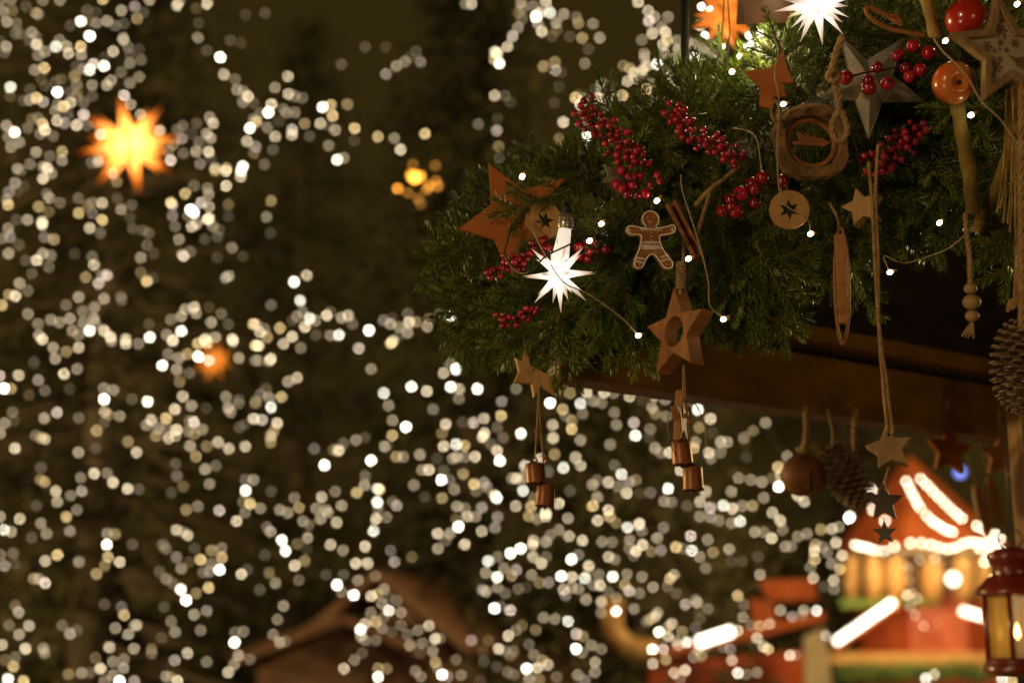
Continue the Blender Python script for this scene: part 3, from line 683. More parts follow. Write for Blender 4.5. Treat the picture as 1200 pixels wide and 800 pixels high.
for k in range(10):
    x = 1189+k*1.6; band(mb, [L(x-3, 100, 1.8), L(x, 170, 1.8), L(x+1, 260, 1.8), L(x+random.uniform(-1, 1), 350, 1.8)], .0022)
mb.build('strands', M['raffia'], t)
mb = MB(); twine(mb, [L(1198, 100, 1.79), L(1197, 200, 1.79), L(1198, 300, 1.79), L(1198, 385, 1.79)], .0055)
for k in range(14):
    a_ = k/13; mb.tube([L(1199, 345, 1.79), L(1188-6*a_, 352+10*(1-a_), 1.79), L(1178+4*random.random(), 352+14*random.random(), 1.79)], .0009, 4)
mb.build('twine', M['jute'], t)

# pine cones
def pine_cone(label, px, py, d, Rpx, Lpx, rot3, top=None, group=None):
    t = thing('pine_cone', label, 'pine cone', P(px, py, d), rot3, group); R = S(Rpx, d); H = S(Lpx, d)
    mb = MB(); mb.lathe([(1e-4, H*.5), (R*.35, H*.42), (R*.5, 0), (R*.35, -H*.4), (1e-4, -H*.5)], 12); mb.build('core', M['cone'], t)
    mb = MB(); n = 130
    for i in range(n):
        f = (i+.5)/n; y = H*(.48-.96*f); a = i*2.39996; prof = (math.sin(math.pi*min(1, (f*.93+.06)))**.6)
        ro = R*prof; ri = ro*.3; d_ = Vector((math.cos(a), 0, math.sin(a))); s_ = Vector((-d_.z, 0, d_.x)); up_ = Vector((0, 1, 0))
        wd = R*.30*(.6+.5*prof); drop = (-.22+.5*(f))*ro
        c0 = d_*ri+up_*y; c1 = d_*ro*.8+up_*(y-drop*.6); c2 = d_*ro+up_*(y-drop); th = R*.05
        vs = [c0-s_*wd*.35, c0+s_*wd*.35, c1-s_*wd*.6+up_*0, c1+s_*wd*.6, c2-s_*wd*.35, c2+s_*wd*.35, c2+d_*R*.04-up_*th*.5]
        vb = [v-up_*th for v in vs[:6]]
        mb.add(vs[:6]+vb, [(0, 1, 3, 2), (6, 8, 9, 7), (0, 2, 8, 6), (1, 7, 9, 3)], 0)
        mb.add([vs[2], vs[3], vs[5], vs[4], vb[2], vb[3], vb[5], vb[4]], [(0, 1, 2, 3), (7, 6, 5, 4), (0, 3, 7, 4), (1, 5, 6, 2), (3, 2, 6, 7)], 1)
    mb.build('scales', [M['cone'], M['conetip']], t, smooth=False)
    if top:
        mb = MB(); inv = mw(t).inverted(); twine(mb, [inv @ P(*q) for q in top], .0035 if d > 2.5 else .003); mb.build('twine', M['jute'], t)
    return t
pine_cone('large dark pine cone hanging at the right edge under the raffia', 1192, 430, 1.80, 32, 112, (0, 0, -4), [(1195, 378, 1.8), (1196, 350, 1.8)])
pine_cone('blurred dark pine cone hanging tilted beside the rusty bell', 992, 558, 2.55, 27, 84, (8, 0, 28), [(975, 528, 2.55), (976, 505, 2.5), (970, 480, 2.45)])
# jingle bell
t = thing('jingle_bell', 'blurred round rusty jingle bell hanging under the roof beam', 'jingle bell', P(941, 556, 2.55), (0, -12, -8)); R = S(26, 2.55)
mb = MB(); mb.ball((0, 0, 0), R, 28, 18, sq=.97); o = mb.build('shell', M['rust'], t)
mb = MB(); mb.tube([Vector((R*1.005*math.sin(a)*.12+R*.25, -R*math.cos(a)*.62-R*.22, R*.93*abs(math.sin(a)) ** .3)) for a in [math.pi*(.12+.76*i/12) for i in range(13)]], R*.055, 6); mb.build('slit', M['black'], t)
mb = MB(); mb.tube([Vector((R*math.cos(a), 0, R*math.sin(a)))*1.0 for a in [2*math.pi*i/28 for i in range(29)]], R*.035, 5, cap=False); mb.build('seam', M['rust'], t)
mb = MB(); inv = mw(t).inverted(); twine(mb, [inv @ P(*q) for q in ((941, 531, 2.55), (945, 505, 2.5), (944, 478, 2.45))], .006); twine(mb, [inv @ P(*q) for q in ((935, 528, 2.55), (950, 522, 2.54), (965, 532, 2.55))], .007); mb.build('twine', M['jute'], t)
for i, (x, y, lab, m_, Rp) in enumerate([(1112, 528, 'blurred orange wooden star hanging under the roof beam near the blue lamp', 'rustwood', 30), (1172, 535, 'blurred dark wooden star hanging beside the right post', 'cinnamon', 26)]):
    t = thing('wooden_star', lab, 'wooden star', P(x, y, 2.75), (0, 15, 0)); R = S(Rp, 2.75); slab('star_body', starpts(5, R, R*.5, 84), .014, M[m_], t)
    mb = MB(); inv = mw(t).inverted(); twine(mb, [inv @ P(x, y-Rp, 2.75), inv @ P(x-2, y-Rp-30, 2.7)], .002); mb.build('twine', M['jute'], t)
for i, (x, y, lab) in enumerate([(1001, 520, 'blurred narrow cord tassel hanging right of the pine cone under the beam')]):
    t = thing('cord_tassel', lab, 'tassel', P(x, y, 2.6)); inv = mw(t).inverted(); mb = MB(); twine(mb, [inv @ P(1003, 480, 2.5), inv @ P(1001, 510, 2.55), inv @ P(1003, 530, 2.6)], .006); mb.build('cord', M['jute'], t)
for i, (x, y, r3, lab) in enumerate([(1151, 596, 12, 'left of two pale wooden leaf ornaments hanging before the kiosk'), (1166, 588, 10, 'right of two pale wooden leaf ornaments hanging before the kiosk')]):
    t = thing('wooden_leaf', lab, 'leaf ornament', P(x, y, 3.2), (0, 30, r3)); R = S(30, 3.2)
    slab('leaf_body', circ(0, 0, R*.33, R, 26), .008, M['palewood'], t); mb = MB(); mb.tube([(0, R, 0), (0, R*2.6, 0)], .0015, 5); mb.build('thread', M['jute'], t)

# berry sprays
def berry_mesh(R):
    mb = MB(); mb.ball((0, 0, 0), R, 16, 10); me = bpy.data.meshes.new('berry'); me.from_pydata(mb.v, [], mb.f); me.materials.append(M['berry']); me.materials.append(M['berrytip'])
    me.polygons.foreach_set('use_smooth', [True]*len(mb.f)); me.polygons.foreach_set('material_index', [1 if i < 16 else 0 for i in range(len(mb.f))]); me.update(); return me
BM = berry_mesh(1.0)
def berries(label, path, d, n, rpx, spread, explicit=None, dark=False):
    c = P(path[0][0], path[0][1], d); t = thing('berry_spray', label, 'berries', c, group='red berry sprays'); inv = mw(t).inverted()
    pp = smooth([inv @ P(x, y, d) for x, y in path], 6); mb = MB(); mb.tube(pp, .0014, 5); pos = []
    if explicit: pos = [(inv @ P(x, y, d-.008+random.uniform(-.006, .006))) for x, y in explicit]
    else:
        tries = 0
        while len(pos) < n and tries < 4000:
            tries += 1; q = random.choice(pp)+Vector((random.gauss(0, 1), random.gauss(0, 1), random.gauss(.3, .8)))*S(spread, d)
            if all((q-o_).length > S(rpx*1.5, d) for o_ in pos): pos.append(q)
    for q in pos:
        near = min(pp, key=lambda v: (v-q).length); mb.tube([near, near.lerp(q, .5)+Vector((0, .002, 0)), q], .0006, 4)
        b = link('berry', BM, t); b.location = q; r = S(rpx, d)*random.uniform(.72, 1.08); b.scale = (r, r, r)
        b.rotation_euler = (random.uniform(-1.2, 1.2)+1.2, random.uniform(0, 6), random.uniform(-.9, .9))
    mb.build('stems', M['stem'], t)
berries('dense spray of small red berries above left of the gingerbread figure', [(683,133),(706,146),(716,160),(728,172),(745,185),(748,198)], 1.99, 66, 4.6, 8)
berries('long dense spray of small red berries slanting down right of the black pole', [(790,134),(803,145),(818,158),(838,166),(850,176),(856,190)], 1.96, 52, 4.7, 6)
berries('loose spray of red berries with brown ones, left of the cinnamon stick', [(722,190),(735,212),(752,214),(772,208)], 2.0, 0, 6, 5, [(724,190),(728,200),(736,207),(750,206),(770,205),(773,212),(722,216),(729,221),(735,228),(746,229),(756,227),(762,217),(741,217)])
berries('loose spray of larger red berries left of the low round wooden disc', [(838,250),(860,238),(885,220),(915,214)], 1.94, 0, 9, 5, [(846,247),(856,234),(868,227),(884,222),(893,208),(882,216),(884,238),(917,212),(857,242),(862,247)])
berries('spray of red berries tucked left behind the glowing white star', [(573,322),(590,315),(606,306),(625,295),(640,282)], 1.99, 30, 4.6, 5)
berries('little cluster of red berries under the glowing white star on dark needles', [(588,374),(600,374),(616,368),(622,364)], 2.0, 20, 4.0, 5)
berries('small cluster of red berries peeping right of the glowing white star', [(682,300),(690,292),(700,290)], 2.03, 9, 6.0, 5)
berries('spray of small dark red berries in the shade below the zinc star', [(1024,200),(1040,188),(1056,172),(1076,148)], 1.95, 46, 4.9, 8)
berries('spray of large glossy red berries crossing the grey zinc star', [(990,92),(1015,85),(1045,80),(1090,60)], 1.90, 0, 8.5, 5, [(991,91),(1028,79),(1017,94),(1040,98),(1018,103),(1055,63),(1070,54),(1078,82),(1061,80),(1088,62),(1066,90),(1050,66)])

# fairy light string in the garland
fl = thing('fairy_light_string', 'string of small warm white bulbs on twisted cable woven through the fir garland', 'fairy lights', P(807, 303, 1.93), hang=False)
inv = mw(fl).inverted()
NB = [(625,252,2.05),(691,282,2.0),(748,393,1.9),(807,303,1.92),(848,374,1.95),(770,235,1.99),(893,208,1.93),(950,274,1.92),(1043,319,1.93),(1101,261,1.92),(1138,135,1.82),(1108,48,1.90),(1192,5,1.88),(858,84,2.02),(918,122,1.94),(612,207,2.12),(846,55,2.25),(866,66,2.2),(705,262,2.05)]
bulbm = emat('glowing bulb', (1, .80, .50), 20, True); hot = mat('x', (.5, .3, .05))
for i, (x, y, d) in enumerate(NB):
    p = inv @ P(x, y, d); dr = Vector((random.uniform(.4, 1), random.uniform(-.3, .3), random.uniform(.2, .9))).normalized(); r = S(3.0, d)
    mb = MB(); mb.tube([p-dr*r*1.2, p-dr*r*.8, p, p+dr*r*.8], [r*.3, r*.8, r, r*.75], 10); b = mb.build('bulb', bulbm, fl)
    mb = MB(); mb.tube([p+dr*r*.8, p+dr*r*2.2, p+dr*r*2.8], [r*.72, r*.62, r*.3], 9); mb.build('socket', M['socket'], b)
mb = MB()
def cable(pts, r=.0011): twine(mb, [inv @ P(*q) for q in pts], r, turn=.008, strands=2, fuzz=False, n=8)
cable([(612,207,2.1),(606,225,2.08),(622,252,2.04),(627,275,1.97),(640,300,1.93),(660,330,1.88),(690,345,1.88),(728,372,1.9),(748,393,1.9)])
cable([(905,40,1.95),(912,60,1.9),(908,85,1.9),(913,120,1.88),(911,170,1.88),(912,210,1.88),(918,238,1.88),(945,256,1.89),(950,272,1.92)])
cable([(798,205,1.96),(800,225,1.95),(812,262,1.95),(822,295,1.95),(830,330,1.95),(832,358,1.95),(848,372,1.95)])
cable([(1043,319,1.93),(1036,300,1.92),(1060,308,1.92),(1095,298,1.92),(1120,285,1.9),(1150,255,1.88),(1172,225,1.86)])
cable([(1090,38,1.86),(1105,60,1.82),(1130,85,1.80),(1150,118,1.79),(1172,140,1.79),(1190,165,1.79),(1202,180,1.79)], .0014)
cable([(858,150,1.98),(885,160,1.97),(893,208,1.93)])
mb.build('cable', M['clearwire'], fl)
for pts in ([(600,262,2.0),(594,285,1.97),(592,300,1.95),(606,318,1.9),(622,318,1.87),(640,300,1.87),(670,285,1.87),(683,272,1.92)], [(849,-10,2.25),(846,40,2.25),(840,75,2.2)], [(852,-10,2.3),(855,40,2.3),(850,78,2.25)], [(877,30,2.2),(884,50,2.2),(890,64,2.2)]):
    mb = MB(); mb.tube(smooth([inv @ P(*q) for q in pts], 6), .0013, 6); mb.build('dark_cable', M['wire'], fl)

# brown lamp shade, orange star lamp top
t = thing('lamp_shade', 'brown round lamp shade at the upper picture edge, lit white beneath', 'lamp', P(912, -22, 2.25), (26, 0, 4)); d = 2.25; inv = mw(t).inverted()
mb = MB(); r0, r1 = S(50, d), S(40, d); h0 = (inv @ P(912, 26, d)).y; h1 = (inv @ P(912, -90, d)).y
mb.lathe([(r1*.1, h1), (r1, h1-.004), (r0, h0), (r0*.97, h0), (r1*.96, h1-.008), (r1*.1, h1-.006)], 40); mb.build('shade', M['shade'], t)
mb = MB(); mb.ball((0, h0+.035, 0), .024, 16, 10); mb.build('lamp_bulb', emat('shaded lamp bulb', (1, .80, .5), 30), t)
point('shaded_lamp_light', P(893, 47, 2.12), 1.6, (1, .80, .42), .03)
t = thing('star_lamp', 'blurred big orange paper star lamp behind the black pole at the top', 'star lamp', P(852, 18, 3.0), (0, 20, 10)); R = S(44, 3.0)
spike_star(t, R, glow_star_mat('glowing orange paper', (1, .42, .06), (1, .25, .02), 1.0, .45, R), .4)
cl = thing('bare_bulb_cluster', 'cluster of blurred white bulbs glowing behind the garland under the brown lamp shade', 'lights', P(885, 45, 3.0))
inv = mw(cl).inverted()
for (x, y) in [(878,42),(876,55),(882,50),(891,40),(833,12),(838,24),(890,60),(826,42),(822,8)]:
    mb = MB(); mb.ball(inv @ P(x, y, 3.0), .006, 8, 6); mb.build('bulb', emat('blurred bulb', (1, .88, .66), 9), cl)

# lantern
t = thing('lantern', 'dark red metal candle lantern with amber panes hanging at the lower right edge', 'lantern', P(1196, 792, 1.50), (0, 12, 0)); d = 1.50; k_ = S(1, d)
def ply(name, prof, m, seg=6, rot=0.0, sm=False):
    mb = MB(); mb.lathe([(r*k_, h*k_) for r, h in prof], seg, Matrix.Rotation(rot, 4, 'Y')); return mb.build(name, m, t, smooth=sm)
ply('base', [(1, 2), (38, 2), (42, 6), (41, 12), (37, 17), (38, 21), (1, 21)], M['lanternred'], 24, sm=True)
ply('roof', [(1, 92), (39, 92), (45, 94), (45, 98), (40, 104), (31, 114), (25, 118), (1, 118)], M['lanternred'], 28, sm=True)
ply('chimney', [(22, 118), (21, 128), (25, 131), (29, 137), (29, 141), (20, 147), (8, 150), (1, 151)], M['lanternred'], 28, sm=True)
for i in range(6):
    a = 2*math.pi*i/6+.2; mb = MB(); mb.tube([(36*k_*math.cos(a), 20*k_, 36*k_*math.sin(a)), (36*k_*math.cos(a), 93*k_, 36*k_*math.sin(a))], 3.4*k_, 6); mb.build('upright', M['lanternred'], t)
    a2 = a+math.pi/3; c1 = Vector((34*k_*math.cos(a), 0, 34*k_*math.sin(a))); c2 = Vector((34*k_*math.cos(a2), 0, 34*k_*math.sin(a2))); mb = MB()
    nn = ((c1+c2)/2).normalized()*.0006
    vs = [c+Vector((0, y*k_, 0))+s_*nn for c in (c1, c2) for y in (21, 92) for s_ in (-1, 1)]
    mb.add(vs, [(0, 1, 3, 2), (4, 6, 7, 5), (0, 4, 5, 1), (2, 3, 7, 6), (0, 2, 6, 4), (1, 5, 7, 3)]); mb.build('glass_pane', M['amberglass'], t, smooth=False)
mb = MB(); mb.tube([(0, 20*k_, 0), (0, 40*k_, 0)], 10*k_, 16); mb.build('candle', M['cream'], t)
mb = MB(); mb.lathe([(.1*k_, 42*k_), (3.4*k_, 47*k_), (3.0*k_, 53*k_), (.1*k_, 62*k_)], 12); mb.build('flame', emat('candle flame', (1, .55, .12), 26), t)
mb = MB(); ci = [Vector((12*k_*math.cos(a), 160*k_+12*k_*math.sin(a), 6*k_*math.cos(a))) for a in [2*math.pi*i/24 for i in range(25)]]; mb.tube(ci, 1.5*k_, 6, cap=False)
mb.tube([(0, 171*k_, 0), (4*k_, 300*k_, 0)], 1.0*k_, 6); mb.build('hanging_ring', M['darkmetal'], t)

# ------------------------------------------------------------------ trees far behind
def tree(label, px, D, base_z, height, rad, n, seed, dens_low=1.0, group='tall trees behind the lights'):
    random.seed(seed); c = P(px, 400, D); c.z = 0
    t = thing('conifer', label, 'tree', c, hang=False, group=group)
    mb = MB(); mb.tube([(0, 0, 0), (0, 0, height*.5), (0, 0, height*.97)], [.22, .15, .03], 9); mb.build('trunk', M['bark_tree'], t)
    lb = MB(); V = []; F = []
    n = int(n*1.7); nb = int(n/60)
    for i in range(nb):
        z = base_z+(height-base_z)*(i/nb)**1.0; a = random.uniform(0, 6.283); rr = rad*(1-(z/height)**1.3)*random.uniform(.72, 1.1)+.15
        droop = random.uniform(.1, .35); e = Vector((math.cos(a)*rr, math.sin(a)*rr, z-rr*droop))
        lb.tube([(0, 0, z), Vector((0, 0, z)).lerp(e, .5)+Vector((0, 0, .08)), e], [.035, .022, .006], 5)
        for k in range(60):
            f = random.uniform(.25, 1.03); q = Vector((0, 0, z)).lerp(e, f)+Vector((random.gauss(0, .13), random.gauss(0, .13), random.gauss(-.05, .10)))
            u = Vector((random.gauss(0, 1), random.gauss(0, 1), random.gauss(0, .5))).normalized(); v = u.orthogonal().normalized(); s_ = random.uniform(.03, .075)
            kk = len(V); V += [q-u*s_, q+v*s_*.45, q+u*s_, q-v*s_*.45]; F.append((kk, kk+1, kk+2, kk+3))
    lb.build('limbs', M['bark_tree'], t)
    mb = MB(); mb.add(V, F); mb.build('crown', M['foliage'], t, smooth=False)
    return t
tree('tall dense conifer hung with lights, filling the left of the picture', 130, 12.2, .6, 9.5, 3.0, 11000, 1)
tree('tall conifer hung with lights behind the left end of the garland', 560, 12.6, 1.9, 8.5, 2.5, 9000, 2)
tree('lower conifer hung with lights behind the hanging bells', 750, 12.2, .6, 5.0, 1.4, 4500, 3)
tree('dim conifer standing farther back between the two tall trees', 350, 17.0, 1.0, 9.5, 2.7, 5000, 4)
tree('dim conifer farther back behind the roof beam and kiosk', 980, 19.0, 1.0, 7.5, 3.2, 5000, 6)

# huts in the lower centre
def hut(label, px, pyb, D, w_, dp, hw, hr, yaw, mats=('hutwood', 'hutroof')):
    c = P(px, 700, D); c.z = 0; t = thing('wooden_hut', label, 'hut', c, (0, 0, yaw), hang=False)
    mb = MB(); mb.box((0, 0, hw/2), (w_, dp, hw)); mb.add([(-w_/2, -dp/2, hw), (w_/2, -dp/2, hw), (0, -dp/2, hw+hr*.9), (-w_/2, dp/2, hw), (w_/2, dp/2, hw), (0, dp/2, hw+hr*.9)], [(0, 1, 2), (5, 4, 3), (0, 2, 5, 3), (1, 4, 5, 2)]); mb.build('wall', M[mats[0]], t, smooth=False)
    for s_ in (-1, 1):
        mb = MB(); ang = math.atan2(hr, w_/2+.2); Ls = math.hypot(hr, w_/2+.2)
        rot = Matrix.Rotation(s_*ang, 3, 'Y'); mb.box(Vector((s_*(w_/2+.2)/2, 0, hw+hr/2+.03)), (Ls, dp+.5, .06), rot); mb.build('roof', M[mats[1]], t, smooth=False)
    mb = MB(); mb.box((0, -dp/2-.15, 1.0), (w_*.8, .3, .06)); mb.build('counter', M['hutroof'], t, smooth=False)
    return t
hut('blurred brown boarded market hut low behind the lights, left of centre', 388, 700, 10.9, 1.0, 1.0, 1.66, .28, 14)
hut('blurred brown market hut with a long sloping roof edge, low centre', 478, 700, 11.1, 1.0, 1.0, 1.72, .55, -14)
hut('dim brown market hut low at centre right', 690, 760, 16.5, 1.8, 1.0, 1.6, .4, 8)

# ------------------------------------------------------------------ kiosk lower right
D = 14.0; u = D/FPX
kc = P(1080, 770, D); kc.z = 0
kio = thing('market_kiosk', 'orange red roofed kiosk edged with glowing bulbs at the lower right', 'kiosk', kc, hang=False)
KI = mw(kio).inverted()
def K(px, py, dd=0): return KI @ P(px, py, D+dd)
def Kz(py): return K(1080, py).z
def flat(mb, pts, th=.06, dd=0, mi=0):
    f = [K(x, y, dd) for x, y in pts]; n = len(f); b_ = [v+Vector((0, th, 0)) for v in f]
    mb.add(f+b_, [tuple(range(n))[::-1], tuple(n+i for i in range(n))]+[(i, (i+1) % n, n+(i+1) % n, n+i) for i in range(n)], mi); return mb
def oct_prof(prof, seg=8, rot=.39):
    mb = MB(); vs = []
    for r, z in prof:
        for k in range(seg):
            a = 2*math.pi*k/seg+rot; vs.append((r*math.cos(a), r*math.sin(a), z))
    n = len(prof); mb.add(vs, [(i*seg+k, i*seg+(k+1) % seg, (i+1)*seg+(k+1) % seg, (i+1)*seg+k) for i in range(n-1) for k in range(seg)]); return mb
oct_prof([(.01, Kz(528)), (.05, Kz(530)), (105*u, Kz(640)), (102*u, Kz(646)), (.02, Kz(600))]).build('roof', M['redroof'], kio, smooth=False)
oct_prof([(100*u, Kz(640)), (100*u, Kz(652)), (92*u, Kz(652)), (92*u, Kz(640))]).build('fascia', M['cream'], kio, smooth=False)
oct_prof([(84*u, Kz(700)), (84*u, Kz(765)), (84*u, .0)]).build('counter_front', M['redpaint'], kio, smooth=False)
oct_prof([(70*u, Kz(648)), (70*u, Kz(700))]).build('inner_wall', M['hutwood'], kio, smooth=False)
for x, dd in ((998, -.6), (1022, -.75), (1048, -.8), (1092, -.8), (1128, -.7), (1150, -.5)):
    a, b = K(x, 650, dd), K(x, 702, dd); mb = MB(); mb.tube([a, a.lerp(b, .25), a.lerp(b, .6), b], [8*u, 12*u, 13*u, 9*u], 12); mb.build('carved_pillar', M['tanpaint'], kio)
mb = MB(); flat(mb, [(972, 764), (1160, 764), (1160, 777), (972, 777)], .2, -.9); mb.build('counter_board', M['tanpaint'], kio, smooth=False)
mb = MB(); flat(mb, [(985, 700), (1100, 700), (1100, 708), (985, 712)], .05, -.82); mb.build('green_trim', M['needle'], kio, smooth=False)
mb = MB(); flat(mb, [(975, 757), (1052, 703), (1056, 709), (980, 763)], .05, -1.0); mb.build('awning_board', M['redroof'], kio, smooth=False)
mb = MB(); mb.tube([K(979, 752, -1.5), K(1047, 705, -1.5)], .030, 10); mb.build('light_tube', emat('light tube', (1, .90, .66), 5.5), kio)
mb = MB(); mb.tube([K(1127, 715, -1.1), K(1152, 722, -1.1)], .030, 10); mb.build('light_tube', emat('short light tube', (1, .88, .62), 5), kio)
mb = MB(); a = K(1117, 678, -1.0); mb.ball(a, .055, 14, 10, sq=.8); mb.build('round_lamp', emat('round lamp', (1, .88, .60), 5), kio)
mb = MB(); a = K(1125, 553, -.5); mb.ball(a, .045, 10, 8); 
o = mb.build('blue_lamp', emat('blue lamp', (.03, .2, 1), 2.2)); o.parent = None; o.matrix_world = mw(kio); setp(o, 'blurred small blue lamp glowing above the kiosk roof', 'lamp')
cablemb = MB(); ct = P(1125, 553, D-.5)
kb = MB()
KB = [(1062,564),(1066,572),(1070,580),(1074,588),(1078,594),(1079,561),(1086,568),(1093,575),(1100,582),(1107,589),(1114,596),(1121,602),(1127,607),(1086,604),(1092,610),(1098,614),(1104,618),(1110,621),(1116,623),(1145,616),(1152,619),(1159,623),(1166,626),(1172,631),
 (1002,638),(1008,640),(1014,641),(1020,643),(1026,645),(1036,646),(1048,640),(1067,636),(1080,636),(1091,638),(1101,641),(1111,643),(1120,641),(1128,637),(1136,635),(1144,635),(1152,636),(1160,638),(1168,641),(1174,646),(1159,650),(1154,658),(1148,642),(996,605),(1021,574),(1014,582),(1023,597),(1037,610)]
def bulb_mesh(name, m):
    bm = bmesh.new(); bmesh.ops.create_icosphere(bm, subdivisions=1, radius=1); me = bpy.data.meshes.new(name); bm.to_mesh(me); bm.free(); me.materials.append(m); return me
kbm = bulb_mesh('kiosk_bulb', emat('kiosk bulb', (1, .88, .62), 19, True))
for x, y in KB:
    o = link('bulb', kbm, kio); o.location = K(x, y, -1.0); r = 1.75*(D-1)/FPX; o.scale = (r, r, r)
mb = MB(); 
for i in range(18):
    x = 985+i*10; mb.ball(K(x, 787+3*math.sin(i*1.3), -1.0), 9*u, 8, 5)
    for k in range(14): 
        q = K(x+random.uniform(-8, 8), 787+random.uniform(-9, 9), -1.08); mb.tube([q, q+Vector((random.uniform(-.07, .07), -.03, random.uniform(-.07, .07)))], .008, 3)
mb.build('fir_trim', mat('kiosk fir trim', (.14, .20, .04), (.08, .13, .03), .6, 6), kio)
point('kiosk_light', P(1085, 690, D-1.8), 50, (1, .66, .30), .15)
point('kiosk_light', P(1110, 560, D-2.6), 65, (1, .66, .30), .15)
# second stall with an orange awning, farther left
D2 = 10.9; sc_ = P(840, 770, D2); sc_.z = 0
st2 = thing('awning_stall', 'blurred stall with an orange awning edged by a bright light row, low right of centre', 'market stall', sc_, hang=False); SI = mw(st2).inverted()
def flat2(pts, name, m, dd=0, th=.08):
    f = [SI @ P(x, y, D2+dd) for x, y in pts]; n = len(f); b_ = [v+Vector((0, th, 0)) for v in f]; mb = MB()
    mb.add(f+b_, [tuple(range(n))[::-1], tuple(n+i for i in range(n))]+[(i, (i+1) % n, n+(i+1) % n, n+i) for i in range(n)]); return mb.build(name, m, st2, smooth=False)
flat2([(752, 765), (880, 735), (965, 716), (968, 726), (880, 748), (754, 775)], 'awning', M['redroof'])
flat2([(890, 680), (952, 678), (958, 702), (900, 704)], 'upper_roof', M['redroof'], .6)
flat2([(878, 700), (905, 706), (912, 735), (884, 740)], 'side_curtain', M['redroof'], .4)
flat2([(760, 776), (960, 760), (965, 1010), (762, 1010)], 'front', M['redpaint'], .2)
flat2([(944, 745), (966, 735), (975, 800), (975, 1010), (948, 1010)], 'corner_post', M['cream'], -.1)
mb = MB(); mb.tube(smooth([SI @ P(*q) for q in ((720, 700, D2), (718, 735, D2), (738, 758, D2), (770, 760, D2))], 6), .085, 8); mb.build('side_arch', M['tanpaint'], st2)
mb = MB(); mb.tube([SI @ P(818, 752, D2-.4), SI @ P(858, 739, D2-.4)], .032, 8); mb.build('light_tube', emat('awning light row', (1, .9, .66), 7), st2)
point('stall_light', P(850, 725, D2-1.0), 4, (1, .62, .28), .1)
point('stall_light', P(740, 730, D2-1.0), 2.2, (1, .62, .28), .1)
point('hut_fill_light', P(430, 850, 8.9), 3.5, (1, .60, .30), .15)  # added fill to lift the dim huts, no lamp hangs there

# orange star lanterns in the tree
t = thing('star_lamp', 'large yellow and orange star lamp glowing among lights at upper left', 'star lamp', P(152, 170, 8.4), (0, 8, 12)); R = S(61, 8.4)
spike_star(t, R, glow_star_mat('glowing yellow paper', (1, .54, .11), (1, .20, .008), 5.0, .45, R), .25)
t = thing('star_lamp', 'dim blurred orange star lamp half hidden in branches at the lower left', 'star lamp', P(250, 423, 9.6), (0, 8, 30)); R = S(25, 9.6)
spike_star(t, R, glow_star_mat('dim orange paper', (1, .42, .06), (1, .30, .02), .7, .3, R), .3)
t = thing('orange_light_cluster', 'cluster of blurred round orange lamps on a hidden star at upper centre', 'lights', P(488, 212, 9.4)); inv = mw(t).inverted()
for (x, y, r, s_) in [(486,208,5,5.5),(482,205,3.5,3),(492,207,4,3),(466,221,2.3,5),(484,193,2.2,1),(510,194,2.4,.9),(503,218,2.6,2.2),(513,218,2.6,1.8),(511,212,2.4,1.3),(500,222,2.4,1.5),(490,233,2.6,.9),(493,239,2.4,.6),(478,226,2.3,1.2)]:
    mb = MB(); mb.ball(inv @ P(x, y, 9.4), S(r, 9.4), 8, 6); mb.build('orange_lamp', emat('orange lamp', (1, .36, .03), s_*1.6, False), t)

